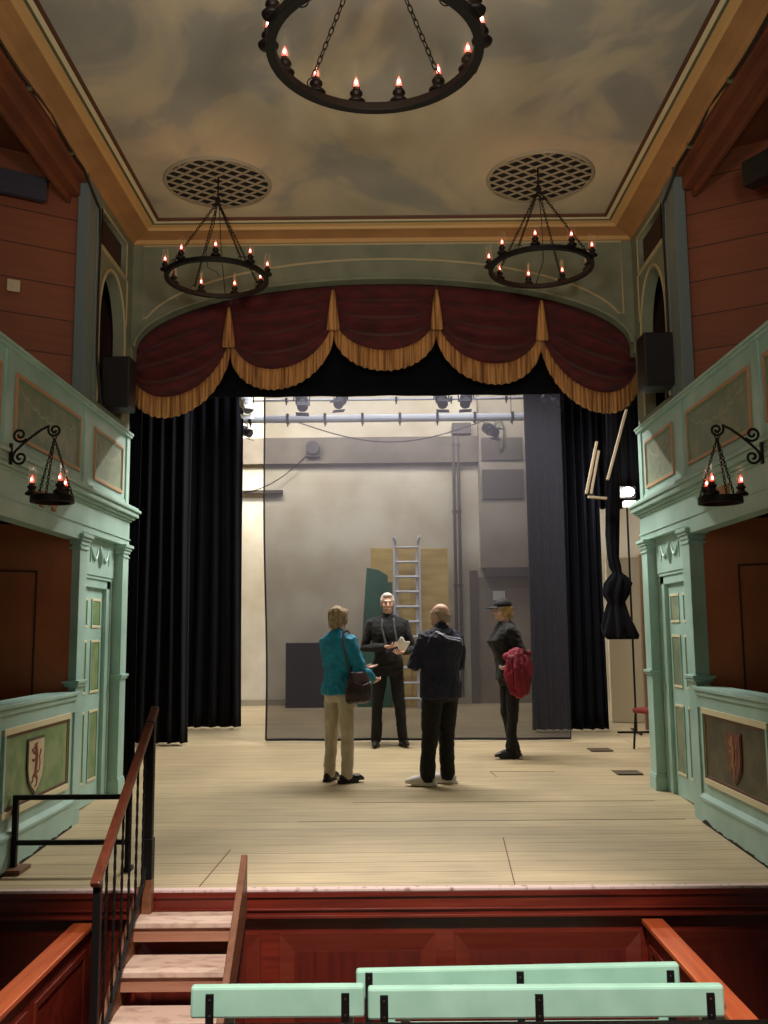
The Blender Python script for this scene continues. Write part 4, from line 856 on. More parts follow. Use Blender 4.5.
bm = BM(); tube(bm, [(-1.28, 16.26, 4.82), (-1.28, 16.16, 4.82)], 0.12, 16); box(bm, (-1.40, 16.20, 4.66), (-1.16, 16.28, 4.80)); o = obj('junction_box', bm, mat('dark_grey_box', rgb(70, 64, 62), 0.7)); tag(o, 'round dark junction box on the grey beam of the rear wall', 'junction box')
bm = BM(); box(bm, (-2.75, 16.28, 4.02), (-1.82, 16.38, 4.08)); o = obj('wall_batten', bm, mat('dark_batten', rgb(70, 60, 52), 0.7), bevel=0.004); tag(o, 'short dark horizontal batten on the cream rear wall at the left', 'batten')
# pipes on the rear wall
pp = thing('wall_pipe', 'pair of dark vertical pipes running down the rear wall', 'pipe', (1.22, 16.3, 0.44))
for dx_, r in ((0.0, 0.028), (0.085, 0.028)):
    bm = BM(); tube(bm, [(dx_, 0, 0.0), (dx_, 0, 4.75)], r, 10)
    for z in (0.6, 1.9, 3.2, 4.4): tube(bm, [(dx_, 0, z), (dx_, 0, z+0.05)], r+0.014, 10)
    obj('pipe', bm, mat('pipe_grey', rgb(92, 84, 78), 0.5), pp)
bm = BM(); box(bm, (-0.02, -0.06, 4.62), (0.32, 0.05, 4.82)); obj('junction_box', bm, mat('pipe_grey', rgb(92, 84, 78)), pp, bevel=0.005)

# ------------------------------------------------------------------ scenery against the rear wall
PLY = mat('plywood', rgb(240, 210, 128), 0.6, rgb(224, 188, 104), 2.5, (1, 1, 5))
for (x0, x1, z1, lb) in ((-0.26, 0.42, 3.00, 'yellow plywood sheet standing left behind the ladder'), (0.43, 1.065, 2.99, 'yellow plywood sheet standing right behind the ladder')):
    bm = BM(); box(bm, (x0, 15.95, 0.335), (x1, 15.97, z1)); box(bm, (x0+0.02, 15.97, 0.5), (x0+0.06, 16.0, z1-0.1)); box(bm, (x1-0.06, 15.97, 0.5), (x1-0.02, 16.0, z1-0.1)); o = obj('plywood_sheet', bm, PLY, bevel=0.003); tag(o, lb, 'plywood sheet', 'plywood sheets by the ladder')
GRNF = mat('dark_green_flat', rgb(44, 112, 82), 0.6, rgb(36, 94, 68), 2.0)
for (pts, yy, lb) in (([(-0.50, 0.33), (0.02, 0.33), (0.03, 2.52), (-0.13, 2.62), (-0.33, 2.66), (-0.42, 1.4)], 15.85, 'taller dark green scenery flat with a slanted edge, left of the ladder'), ([(-0.10, 0.33), (0.09, 0.33), (0.10, 2.40), (-0.09, 2.42)], 15.75, 'shorter dark green board leaning just left of the ladder')):
    bm = BM(); plate(bm, [pts], lambda a, b, d, yy=yy: (a, yy+d, b), 0.025); o = obj('scenery_flat', bm, GRNF, bevel=0.003); tag(o, lb, 'scenery flat')
t = thing('extension_ladder', 'tall aluminium extension ladder standing against the rear wall', 'ladder', (0.355, 15.6, fz(15.6)))
ALUL = mat('ladder_alu', rgb(222, 224, 228), 0.45, metal=0.15)
for sx in (-1, 1):
    for q, (dx_, y0, y1, ht) in enumerate(((0.215, 0.0, 0.22, 2.87), (0.165, 0.05, 0.26, 2.62))):
        bm = BM(); beam(bm, (sx*dx_, y0, 0), (sx*dx_, y1, ht), 0.038, 0.07, (0, 1, 0)); obj('stile', bm, ALUL, t, bevel=0.003)
    bm = BM(); tube(bm, [(sx*0.215-0.02, 0.21, 2.84), (sx*0.215+0.02, 0.21, 2.84)], 0.045, 14); tube(bm, [(sx*0.19, 0.20, 2.72), (sx*0.19, 0.15, 2.80), (sx*0.19, 0.20, 2.86)], 0.012, 6); obj('wheel', bm, mat('grey_wheel', rgb(205, 205, 205), 0.5), t)
for k in range(11):
    z = 0.16+k*0.252; bm = BM(); tube(bm, [(-0.21, 0.0+0.22*z/2.87, z), (0.21, 0.0+0.22*z/2.87, z)], 0.022, 8); obj('rung', bm, ALUL, t)
bm = BM(); box(bm, (-1.70, 15.8, 0.325), (-0.74, 15.83, 1.40)); box(bm, (-1.70, 15.83, 0.325), (-1.64, 15.9, 1.40)); box(bm, (-0.80, 15.83, 0.325), (-0.74, 15.9, 1.40)); o = obj('dark_panel', bm, mat('dark_panel_paint', rgb(30, 28, 32), 0.6), bevel=0.004); tag(o, 'low black board standing at the rear wall, behind the woman in teal', 'board')
bm = BM(); box(bm, (1.86, 16.26, 2.10), (2.07, 16.275, 2.26)); o = obj('paper_notice', bm, mat('paper_white', rgb(236, 236, 230), 0.6)); tag(o, 'blank looking white paper notice on the grey door at the rear', 'notice')
# ------------------------------------------------------------------ right wing
bm = BM(); box(bm, (3.22, 13.6, fz(13.6)+0.01), (3.83, 13.66, 2.62)); o = obj('cream_flat', bm, mat('cream_flat_paint', rgb(226, 216, 190), 0.7), bevel=0.004); tag(o, 'tall cream scenery flat standing in the right wing', 'scenery flat')
bm = BM(); box(bm, (3.72, 13.56, fz(13.6)+0.01), (3.77, 13.60, 2.62)); obj('dark_edge', bm, IRON, o)
bm = BM(); box(bm, (3.50, 12.85, fz(12.85)+0.0), (3.75, 12.91, 2.6)); o = obj('brown_flat', bm, mat('brown_flat_paint', rgb(150, 122, 92), 0.7, rgb(128, 104, 80), 2.0), bevel=0.004); tag(o, 'narrow light brown flat at the very right of the wing opening', 'scenery flat')
BATT = mat('pale_batten', rgb(190, 172, 144), 0.6)
bt = thing('hanging_frame', 'diagonal pale battens of a frame hanging among the right drapes', 'frame', (2.9, 12.0, 3.3))
for p, q in (((2.86, 11.8, 3.48), (3.14, 11.8, 4.40)), ((2.58, 11.8, 3.30), (2.74, 11.8, 3.98)), ((2.64, 11.8, 3.30), (2.76, 11.8, 3.86)), ((2.60, 11.8, 3.26), (2.84, 11.8, 3.24))):
    bm = BM(); beam(bm, p, q, 0.03, 0.06, (0, 1, 0)); ploc(obj('batten', bm, BATT, bt, bevel=0.003), bt)
bt2 = thing('wall_floodlight', 'bright white flood light burning in the right wing', 'flood light', (3.29, 12.45, 3.42))
bm = BM(); box(bm, (-0.11, 0.02, -0.08), (0.11, 0.12, 0.08)); obj('housing', bm, BLACK, bt2, bevel=0.005)
bm = BM(); ellip(bm, (0, 0.0, 0), (0.085, 0.04, 0.065)); obj('lamp_glass', bm, emis('lamp_white', (1, 0.97, 0.9, 1), 18), bt2, smooth=True)
bm = BM(); box(bm, (-0.06, 0.0, -0.20), (0.10, 0.10, -0.12)); obj('reflector', bm, emis('lamp_dim', (1, 0.9, 0.75, 1), 1.6), bt2, bevel=0.004)  # small glow under the lamp, given as the block's own emission
bm = BM(); tube(bm, [(0, 0.10, -0.1), (0, 0.10, -3.18)], 0.014, 8); tube(bm, [(-0.25, 0.1, -3.19), (0.25, 0.1, -3.19)], 0.014, 6); tube(bm, [(0, -0.15, -3.19), (0, 0.35, -3.17)], 0.014, 6); obj('stand', bm, IRON, bt2)
point('flood_light', (3.24, 12.30, 3.42), 16, (1.0, 0.93, 0.82), 0.06)
# small chair
ct = thing('chair', 'red upholstered chair with thin dark legs in the right wing', 'chair', (3.20, 11.2, fz(11.2)), -1.0)
REDUP = mat('red_upholstery', rgb(124, 36, 34), 0.8)
bm = BM(); box(bm, (-0.21, -0.21, 0.42), (0.21, 0.21, 0.48)); obj('seat', bm, REDUP, ct, bevel=0.02)
bm = BM(); box(bm, (-0.19, 0.19, 0.66), (0.19, 0.22, 0.88)); obj('backrest', bm, REDUP, ct, bevel=0.012)
for sx in (-1, 1):
    bm = BM(); tube(bm, [(sx*0.20, -0.21, 0), (sx*0.18, -0.18, 0.43)], 0.013, 8); obj('leg', bm, IRON, ct)
    bm = BM(); tube(bm, [(sx*0.20, 0.24, 0), (sx*0.18, 0.18, 0.43), (sx*0.18, 0.22, 0.88)], 0.013, 8); obj('leg', bm, IRON, ct)
# ------------------------------------------------------------------ people
def bake(name, bm, voxel, m, parent, smooth_it=2, noise_amp=0.0, noise_scale=(9, 9, 5), seed=0.0):
    bmesh.ops.recalc_face_normals(bm, faces=bm.faces[:]); me = bpy.data.meshes.new(name); bm.to_mesh(me); bm.free()
    o = bpy.data.objects.new('tmp', me); COL.objects.link(o)
    r = o.modifiers.new('r', 'REMESH'); r.mode = 'VOXEL'; r.voxel_size = voxel; r.use_smooth_shade = True
    if smooth_it: s_ = o.modifiers.new('s', 'SMOOTH'); s_.iterations = smooth_it; s_.factor = 0.5
    dg = bpy.context.evaluated_depsgraph_get(); dg.update()
    me2 = bpy.data.meshes.new_from_object(o.evaluated_get(dg)); bpy.data.objects.remove(o); bpy.data.meshes.remove(me)
    me2.name = name
    if noise_amp:
        nr = [v.normal.copy() for v in me2.vertices]
        for v, n_ in zip(me2.vertices, nr):
            p = V((v.co.x*noise_scale[0]+seed, v.co.y*noise_scale[1], v.co.z*noise_scale[2])); q = noise.noise(p); rdg = 1-abs(noise.noise(p*1.7+V((7, 3, 1))))*2
            v.co += n_*noise_amp*(q+0.6*rdg)
    me2.materials.clear(); me2.materials.append(m)
    for p in me2.polygons: p.use_smooth = True
    o = bpy.data.objects.new(name, me2); COL.objects.link(o); o.parent = parent; return o
def hand(bm, wrist, d, palm, curl=0.5, left=False, spread=0.10):
    """wrist point, d = forearm direction, palm = palm normal, curl in radians per joint"""
    wrist = V(wrist); d = V(d).normalized(); pn = V(palm); pn = (pn-d*pn.dot(d)).normalized(); side = d.cross(pn)*(1 if left else -1)   # towards the thumb
    for k in range(4):
        off = (k-1.5)*0.0195
        tube(bm, [wrist-d*0.01+side*off*0.55, wrist+d*0.04+side*off*0.9, wrist+d*(0.088-0.004*abs(k-1.2))+side*off], [0.016, 0.0165, 0.0135], 8, ball=True)
    lens = (0.030, 0.037, 0.040, 0.036)      # little .. index
    for k in range(4):
        off = (k-1.5)*0.0205; p = wrist+d*(0.084-0.004*abs(k-1.2))+side*off; pts = [p]; a = curl*0.6; fd = (d+side*(k-1.5)*spread).normalized()
        for j, f in enumerate((1.0, 0.72, 0.58)):
            dd = fd*math.cos(a)+pn*math.sin(a); p = p+dd*lens[k]*f*1.1; pts.append(p.copy()); a += curl
        tube(bm, pts, [0.0098, 0.0090, 0.0082, 0.0072], 8, ball=True)
    p = wrist+d*0.022+side*0.028; dd = (d*0.6+side*0.75+pn*0.35).normalized(); q = p+dd*0.042; dd2 = (d*0.85+side*0.25+pn*(0.3+curl*0.5)).normalized()
    tube(bm, [p-dd*0.012, q, q+dd2*0.030, q+dd2*0.054], [0.017, 0.013, 0.0105, 0.0085], 8, ball=True)
def head_bm(bm, c, yaw, pitch=0.0, sc=1.0, female=False):
    """c = centre of the head; local face direction -Y"""
    R = Matrix.Rotation(yaw, 3, 'Z') @ Matrix.Rotation(pitch, 3, 'X')
    def P(x, y, z): return V(c)+R @ (V((x, y, z))*sc)
    def E(x, y, z, rx, ry, rz, rot=None): ellip(bm, P(x, y, z), (rx*sc, ry*sc, rz*sc), R if rot is None else R @ rot, 18, 12)
    E(0, 0.012, 0.032, 0.074, 0.094, 0.086); E(0, -0.018, -0.018, 0.062, 0.072, 0.080); E(0, -0.038, -0.062, 0.044 if female else 0.050, 0.048, 0.046)
    E(0, -0.078, -0.092, 0.019, 0.016, 0.015)                                   # chin
    E(0, -0.082, 0.030, 0.048, 0.014, 0.012)                                     # brow
    tube(bm, [P(0, -0.086, 0.022), P(0, -0.100, 0.0), P(0, -0.112, -0.022)], [0.008*sc, 0.010*sc, 0.013*sc], 8, ball=True); E(0, -0.096, -0.028, 0.017, 0.012, 0.009)   # nose
    for s in (-1, 1):
        E(s*0.037, -0.066, -0.022, 0.022, 0.022, 0.020)                           # cheek
        E(s*0.076, 0.008, -0.004, 0.008, 0.020, 0.031)                            # ear
    E(0, -0.090, -0.056, 0.023, 0.010, 0.006); E(0, -0.087, -0.067, 0.019, 0.010, 0.006)   # lips
    return R, P
def face_bits(parent, P, R, sc, m_lip):
    for s in (-1, 1):
        bm = BM(); ellip(bm, P(s*0.031, -0.078, 0.008), (0.0125*sc, 0.0125*sc, 0.0095*sc), R); obj('eye', bm, mat('eye_white', rgb(214, 206, 200), 0.3), parent, smooth=True)
        bm = BM(); ellip(bm, P(s*0.031, -0.089, 0.008), (0.0055*sc, 0.003*sc, 0.0055*sc), R); obj('iris', bm, mat('iris_dark', rgb(46, 36, 30), 0.2), parent, smooth=True)
        bm = BM(); tube(bm, [P(s*0.014, -0.092, 0.026), P(s*0.032, -0.092, 0.031), P(s*0.050, -0.080, 0.025)], [0.003*sc, 0.004*sc, 0.0025*sc], 6, ball=True); obj('eyebrow', bm, mat('eyebrow_grey', rgb(120, 100, 84), 0.8), parent)
    bm = BM(); tube(bm, [P(-0.022, -0.092, -0.062), P(0, -0.1005, -0.060), P(0.022, -0.092, -0.062)], [0.002*sc, 0.004*sc, 0.002*sc], 6, ball=True); obj('mouth', bm, m_lip, parent)
SKIN = mat('skin', rgb(216, 176, 156), 0.55, rgb(206, 162, 142), 14.0); LIPM = mat('lip_colour', rgb(150, 80, 72), 0.5)
def limb(bm, pts, rad, n=14, flat=1.0): tube(bm, pts, rad, n, ball=True, flat=flat)
def lerp(a, b, t): return V(a)*(1-t)+V(b)*t
def torso(bm, k, e, hipw=0.165, chw=0.19, dep=0.115, z0=0.86, z1=1.50, lean=(0, 0), waist=0.9, bust=0.0, shw=1.0, belly=0.0):
    def c(z): t = (z-z0)/(z1-z0); return lean[0]*t, lean[1]*t
    rows = []
    for z, rx, ry, oy in ((0.80, hipw*0.86, dep*0.85, 0.0), (0.86, hipw, dep*0.98, 0.004), (0.94, hipw*1.02, dep*1.02, 0.004), (1.03, hipw*0.95*waist*1.03, dep*0.95+belly, -belly*0.6), (1.10, hipw*0.95*waist, dep*0.92+belly*0.8, -belly*0.5), (1.20, chw*0.88, dep*0.98+bust*0.4, -bust*0.3), (1.29, chw*0.96, dep*1.05+bust, -bust*0.7), (1.37, chw*1.0, dep*0.98+bust*0.3, 0.004), (1.43, chw*0.90*shw, dep*0.78, 0.012), (1.47, chw*0.62, dep*0.62, 0.016), (1.50, chw*0.38, dep*0.5, 0.018)):
        cx_, cy_ = c(z); rows.append((cx_*k, (cy_+oy)*k, z*k, (rx+e)*k, (ry+e)*k))
    return rows
BOOT = mat('black_leather', rgb(20, 18, 18), 0.35)
def shoe(parent, ankle, yaw, m, sole, L_=0.27, z=0.0, lace=None, sc=1.0):
    """toe points to local -Y turned by yaw"""
    R = Matrix.Rotation(yaw, 3, 'Z'); a = V((ankle[0], ankle[1], z))
    def Q(x, y, zz): return a+R @ V((x*sc, y, zz*sc))
    bm = BM()
    limb(bm, [Q(0, 0.05, 0.045), Q(0, -0.03, 0.045), Q(0, -0.12, 0.036), Q(0, -L_+0.10, 0.028)], [0.036*sc, 0.042*sc, 0.043*sc, 0.030*sc], 14); limb(bm, [Q(0, 0.03, 0.05), Q(0, 0.015, 0.10)], [0.038, 0.036], 12)
    for v in bm.verts: v.co.z = max(v.co.z, 0.018+z)
    o = bake('shoe', bm, 0.006, m, parent, 2)
    bm = BM(); pts = [(0.036*math.cos(t)*(1.0 if math.sin(t) > 0 else 1.18), (0.05*math.sin(t)+0.05 if math.sin(t) > 0 else 0.05+(L_-0.075)*math.sin(t))) for t in [2*PI*i/28 for i in range(28)]]
    lo = [bm.verts.new(Q(x, y, 0.0)) for x, y in pts]; hi = [bm.verts.new(Q(x, y, 0.026)) for x, y in pts]; bm.faces.new(lo); bm.faces.new(hi)
    for i in range(28): bm.faces.new((lo[i], lo[(i+1)%28], hi[(i+1)%28], hi[i]))
    obj('sole', bm, sole, o, bevel=0.003)
    if lace:
        bm = BM()
        for q in range(3): limb(bm, [Q(-0.022, -0.045-q*0.022, 0.083-q*0.007), Q(0.022, -0.045-q*0.022, 0.083-q*0.007)], 0.004, 6)
        obj('laces', bm, lace, o)
def person(label, loc, rz, height, head_yaw, head_pitch, legs, arms, style):
    k = height/1.75; S = style; root = thing('person', label, 'person', loc, rz, None)
    hc = V((S.get('lean', (0, 0))[0]*1.3*k, S.get('lean', (0, 0))[1]*1.3*k-0.01+0*k, 1.635*k)); 
    hs = k*S.get('hs', 1.0)
    # --- continuous body
    bm = BM(); stack(bm, torso(bm, k, -0.022, **S['torso']))
    R, P = head_bm(bm, hc, head_yaw, head_pitch, hs, S.get('female', False))
    lx, ly = S.get('lean', (0, 0)); nb = V((lx*k, (ly+0.02)*k, 1.44*k)); limb(bm, [nb, hc+V((0, 0.012*k, -0.07*k))], [0.060*k, 0.054*k])
    shz = 1.405*k; shx = S.get('shx', 0.175)*k
    hips = [V((-0.085*k, 0, 0.90*k)), V((0.085*k, 0, 0.90*k))]
    for i, (kn, an, ty) in enumerate(legs):
        limb(bm, [hips[i], lerp(hips[i], kn, 0.5), kn, lerp(kn, an, 0.35), an, V(an)-V((0, 0, 0.03))], [0.072*k, 0.064*k, 0.046*k, 0.048*k, 0.032*k, 0.030*k])
    for i, (el, wr, palm, curl) in enumerate(arms):
        s = -1 if i == 0 else 1; sh = V((s*shx+lx*k, ly*k+0.01, shz))
        limb(bm, [sh, lerp(sh, el, 0.5), el, lerp(el, wr, 0.4), wr], [0.045*k, 0.040*k, 0.034*k, 0.033*k, 0.023*k])
        hand(bm, wr, V(wr)-V(el), palm, curl, left=(i == 1))
    body = bake('body', bm, 0.0062, SKIN, root, 2)
    face_bits(root, P, R, hs, LIPM)
    # --- top
    bm = BM(); tr = torso(bm, k, S.get('ease', 0.012), **S['torso']); hz = S['hem']*k; rows = [r for r in tr if r[2] > hz+0.03]
    base = [r for r in tr if r[2] <= hz+0.03]; b0 = rows[0]; rows = [(b0[0], b0[1], hz, b0[3]*S.get('flare', 1.03), b0[4]*S.get('flare', 1.03))]+rows; stack(bm, rows, 28)
    cuff = S.get('cuff', 1.0)
    for i, (el, wr, palm, curl) in enumerate(arms):
        s = -1 if i == 0 else 1; sh = V((s*shx+lx*k, ly*k+0.01, shz)); e2 = V(el); w2 = lerp(el, wr, S.get('sleeve', 0.93)); ea = S.get('ease', 0.012)*k
        limb(bm, [sh+V((-s*0.05*k, 0, 0.012*k)), sh, lerp(sh, e2, 0.5), e2, lerp(e2, w2, 0.5), w2], [0.052*k+ea, 0.056*k+ea, 0.048*k+ea, 0.041*k+ea, 0.037*k+ea, 0.028*k+ea*cuff])
    if S.get('collar'): limb(bm, [nb+V((0, -0.002, 0.02*k)), lerp(nb, hc, S['collar'])+V((0, 0.012*k, 0))], [0.078*k, 0.064*k])
    top = bake(S['topname'], bm, 0.0075, S['topmat'], root, 3, S.get('folds', 0.007)*1.5, (12, 12, 9), seed=height*17)
    # --- trousers
    bm = BM(); tr = [r for r in torso(bm, k, 0.006, **S['torso']) if r[2] < 1.05*k]; stack(bm, tr, 24)
    for i, (kn, an, ty) in enumerate(legs):
        a = V(an); wd = S.get('leg', 1.0); limb(bm, [hips[i]+V((0, 0, 0.02)), lerp(hips[i], kn, 0.45), kn, lerp(kn, a, 0.5), a+V((0, 0.004, -0.005*k))], [0.090*k*wd, 0.082*k*wd, 0.064*k*wd, 0.060*k*wd, 0.058*k*wd*S.get('hemw', 1.0)], 16)
    for v in bm.verts: v.co.z = max(v.co.z, 0.028)
    bake('trousers', bm, 0.0075, S['legmat'], root, 3, 0.010, (11, 11, 8), seed=height*5+3)
    for i, (kn, an, ty) in enumerate(legs): shoe(root, an, ty, S['shoemat'], S['solemat'], S.get('shoel', 0.27), 0.0, S.get('lace'), S.get('shoesc', 1.0))
    return root, P, R, hc, top, hs
def world(root, p): return Matrix.Translation(root.location) @ Matrix.Rotation(root.rotation_euler.z, 4, 'Z') @ V(p)
def at_pixel_floor(x, y): return (x, y, fz(y)+0.004)

SOLEB = mat('dark_sole', rgb(14, 13, 13), 0.6); SOLEW = mat('white_sole', rgb(226, 222, 214), 0.6)
# ---- man facing the viewer, black roll-neck
BLKKNIT = mat('black_knit', rgb(17, 17, 20), 0.9, rgb(12, 12, 15), 10, sheen=0.1); BLKTR = mat('black_trouser_cloth', rgb(19, 18, 21), 0.85, rgb(14, 13, 16), 8)
k = 1.85/1.75
rootB, P, R, hc, top, hs = person('white haired man in black roll-neck and trousers facing us, holding a white paper', (0.02, 11.62, fz(11.62)+0.004), 0.06, 1.85, 0.0, 0.05,
    [((-0.125*k, -0.02, 0.49*k), (-0.145*k, 0.0, 0.085*k), -0.15), ((0.125*k, -0.02, 0.49*k), (0.165*k, 0.0, 0.085*k), 0.25)],
    [((-0.275*k, 0.02, 1.12*k), (-0.035*k, -0.22, 1.135*k), (0, 0.3, 1), 0.45), ((0.285*k, 0.0, 1.11*k), (0.155*k, -0.23, 1.075*k), (-0.5, -0.3, 1), 0.55)],
    dict(torso=dict(hipw=0.165, chw=0.195, dep=0.118, belly=0.012), shx=0.185, topname='rollneck_sweater', topmat=BLKKNIT, legmat=BLKTR, hem=0.90, shoemat=BOOT, solemat=SOLEB, collar=0.42, cuff=0.6, leg=0.98, folds=0.006))
WHITEH = mat('white_hair', rgb(214, 206, 196), 0.9, rgb(186, 176, 166), 40)
bm = BM(); 
ellip(bm, P(0, 0.030, 0.050), (0.080*hs, 0.090*hs, 0.080*hs), R); ellip(bm, P(0, -0.035, 0.098), (0.056*hs, 0.045*hs, 0.026*hs), R)
for s in (-1, 1): ellip(bm, P(s*0.070, 0.005, 0.030), (0.012*hs, 0.035*hs, 0.036*hs), R)
bake('hair', bm, 0.006, WHITEH, rootB, 2, 0.003, (40, 40, 40))
# strap, camera, paper
GREYST = mat('grey_strap', rgb(58, 60, 62), 0.7)
cmx = thing('camera', 'black camera hanging on a grey neck strap at the belt of the man facing us', 'camera', world(rootB, (0.045, -0.185, 1.02*k)), 0.06)
bm = BM(); box(bm, (-0.065, -0.03, -0.045), (0.065, 0.03, 0.04)); box(bm, (-0.025, -0.028, 0.04), (0.025, 0.02, 0.062)); obj('camera_body', bm, BLACK, cmx, bevel=0.006)
bm = BM(); tube(bm, [(0, -0.03, -0.005), (0, -0.085, -0.005)], [0.034, 0.031], 18); obj('lens', bm, mat('lens_barrel', rgb(30, 30, 34), 0.3), cmx, smooth=False)
bm = BM()
for s in (-1, 1):
    pts = [V((s*0.066-0.0, 0.0, 0.03)), V((s*0.07, 0.012, 0.14)), V((s*0.075-0.03, 0.03, 0.27)), V((s*0.078-0.045, 0.055, 0.36)), V((s*0.072-0.045, 0.085, 0.44)), V((s*0.066-0.045, 0.155, 0.50)), V((s*0.05-0.045, 0.215, 0.515))]
    for a, b_ in zip(pts, pts[1:]): beam(bm, a, b_, 0.024, 0.005, (0, -1, 0.3))
obj('strap', bm, GREYST, cmx)
pap = BM(); sheet(pap, 8, 8, lambda u, v: (0.13*(u-0.5), 0.02*math.sin(u*4+v*2)-0.03*v, 0.13*(v-0.5)+0.012*math.sin(u*9))); po = obj('folded_paper', pap, mat('paper_white', rgb(236, 236, 230)), smooth=True); solid(po, 0.003); po.location = world(rootB, (0.150*k, -0.305, 1.165*k)); po.rotation_euler = (0.2, 0.5, 0.2); tag(po, 'crumpled white paper held in the hand of the man in the black roll-neck', 'paper')

# ---- woman in teal jacket, back three-quarter
TEAL = mat('teal_jacket_cloth', rgb(18, 138, 172), 0.75, rgb(12, 112, 144), 7.0, bump=0.15, bscale=30); BEIGE = mat('beige_cotton', rgb(196, 184, 162), 0.8, rgb(180, 168, 146), 8.0)
k = 1.70/1.75
rootA, P, R, hc, top, hs = person('woman in a teal jacket and beige trousers, seen from behind, carrying a brown shoulder bag', (-0.47, 9.40, fz(9.40)+0.004), math.radians(140), 1.70, math.radians(-6), 0.08,
    [((-0.10*k, -0.02, 0.49*k), (-0.105*k, -0.005, 0.085*k), math.radians(-28)), ((0.10*k, 0.0, 0.49*k), (0.115*k, 0.02, 0.085*k), math.radians(12))],
    [((-0.245*k, -0.07, 1.10*k), (-0.20*k, -0.285, 1.02*k), (0.5, 0, 0.8), 0.5), ((0.22*k, -0.10, 1.14*k), (0.03*k, -0.36, 1.13*k), (0.0, 0.1, 1.0), 0.2)],
    dict(torso=dict(hipw=0.160, chw=0.175, dep=0.112, bust=0.02), shx=0.160, female=True, topname='teal_jacket', topmat=TEAL, legmat=BEIGE, hem=0.875, shoemat=BOOT, solemat=SOLEB, ease=0.020, flare=1.06, collar=0.25, cuff=1.0, folds=0.009, shoel=0.25, leg=1.0))
BLOND = mat('ash_blonde_hair', rgb(176, 154, 120), 0.8, rgb(124, 104, 80), 45, (1, 1, 0.35))
bm = BM(); ellip(bm, P(0, 0.022, 0.040), (0.092*hs, 0.108*hs, 0.088*hs), R); ellip(bm, P(0, 0.052, -0.022), (0.086*hs, 0.072*hs, 0.078*hs), R); ellip(bm, P(0, 0.060, -0.075), (0.062*hs, 0.045*hs, 0.045*hs), R)
for s in (-1, 1): ellip(bm, P(s*0.074, -0.010, -0.005), (0.020*hs, 0.040*hs, 0.058*hs), R)
ellip(bm, P(0.01, -0.060, 0.085), (0.060*hs, 0.034*hs, 0.026*hs), R)
bake('hair', bm, 0.006, BLOND, rootA, 2, 0.008, (30, 30, 16), seed=2)
SEAMT = mat('jacket_seam', rgb(14, 92, 110), 0.8)
BAGM = mat('dark_brown_leather', rgb(52, 26, 24), 0.4, rgb(38, 20, 20), 6)
bg = thing('shoulder_bag', 'dark brown leather shoulder bag on the right hip of the woman in teal', 'bag', world(rootA, (-0.285*k, 0.02, 0.92)), math.radians(140))
bm = BM(); stack(bm, [(0, 0, -0.15, 0.035, 0.13), (0, 0, -0.13, 0.055, 0.17), (0, 0.0, -0.05, 0.062, 0.175), (0, 0, 0.06, 0.05, 0.15), (0, 0, 0.13, 0.025, 0.12), (0, 0, 0.15, 0.012, 0.11)], 24); bake('bag_body', bm, 0.008, BAGM, bg, 2, 0.006, (14, 14, 14))
bm = BM(); box(bm, (-0.066, -0.10, -0.02), (-0.05, 0.10, 0.0)); limb(bm, [(-0.062, -0.12, 0.05), (-0.066, 0, 0.02), (-0.062, 0.12, 0.05)], 0.006, 6); obj('pocket_flap', bm, BAGM, bg, bevel=0.003)
bm = BM(); top_ = (0.155, 0.0, 0.545)
for s in (-1, 1):
    pts = [V((0.02, -0.10, 0.12)), V((0.07, -0.11, 0.24)), V((0.13, -0.09, 0.36)), V((0.16, -0.07, 0.46)), V((0.145, -0.03, 0.53)), V((0.14, 0.0, 0.55))] if s < 0 else [V((0.0, s*0.115, 0.12)), V((0.03, s*0.125, 0.24)), V((0.06, s*0.13, 0.36)), V((0.10, s*0.115, 0.46)), V((0.13, s*0.07, 0.53)), V((0.14, 0.0, 0.55))]
    for a, b_ in zip(pts, pts[1:]): beam(bm, a, b_, 0.022, 0.006, (-1, 0, 0.4))
obj('strap', bm, BAGM, bg)

# ---- man in navy jacket, back three-quarter, arms folded
NAVY = mat('navy_jacket_cloth', rgb(32, 35, 60), 0.8, rgb(23, 25, 44), 7.0); 
k = 1.72/1.75
rootC, P, R, hc, top, hs = person('balding man in a dark navy jacket and white trainers, back turned to us', (0.53, 9.24, fz(9.24)+0.004), math.radians(-146), 1.73, math.radians(22), 0.0,
    [((-0.10*k, -0.045, 0.49*k), (-0.085*k, -0.015, 0.085*k), math.radians(42)), ((0.115*k, -0.03, 0.49*k), (0.165*k, -0.02, 0.085*k), math.radians(54))],
    [((-0.27*k, -0.02, 1.14*k), (-0.03*k, -0.20, 1.16*k), (0, 1, 0.2), 0.5), ((0.28*k, -0.06, 1.15*k), (0.07*k, -0.25, 1.18*k), (0, 1, 0.2), 0.5)],
    dict(lean=(-0.045, -0.045), torso=dict(hipw=0.185, chw=0.222, dep=0.145, belly=0.025, lean=(-0.045, -0.045)), shx=0.20, topname='navy_jacket', topmat=NAVY, legmat=BLKTR, hem=0.83, shoemat=mat('white_trainer', rgb(226, 220, 214), 0.6), solemat=SOLEW, ease=0.018, flare=1.02, collar=0.38, folds=0.010, leg=1.22, shoesc=1.16, lace=mat('lace_grey', rgb(170, 168, 166), 0.7), shoel=0.28))
GREYH = mat('grey_brown_hair', rgb(172, 152, 132), 0.9, rgb(142, 122, 104), 50)
bm = BM(); ellip(bm, P(0, 0.040, 0.000), (0.083*hs, 0.078*hs, 0.055*hs), R)
for s in (-1, 1): ellip(bm, P(s*0.068, 0.02, 0.018), (0.016*hs, 0.042*hs, 0.036*hs), R)
ellip(bm, P(0, 0.070, -0.045), (0.055*hs, 0.036*hs, 0.030*hs), R)
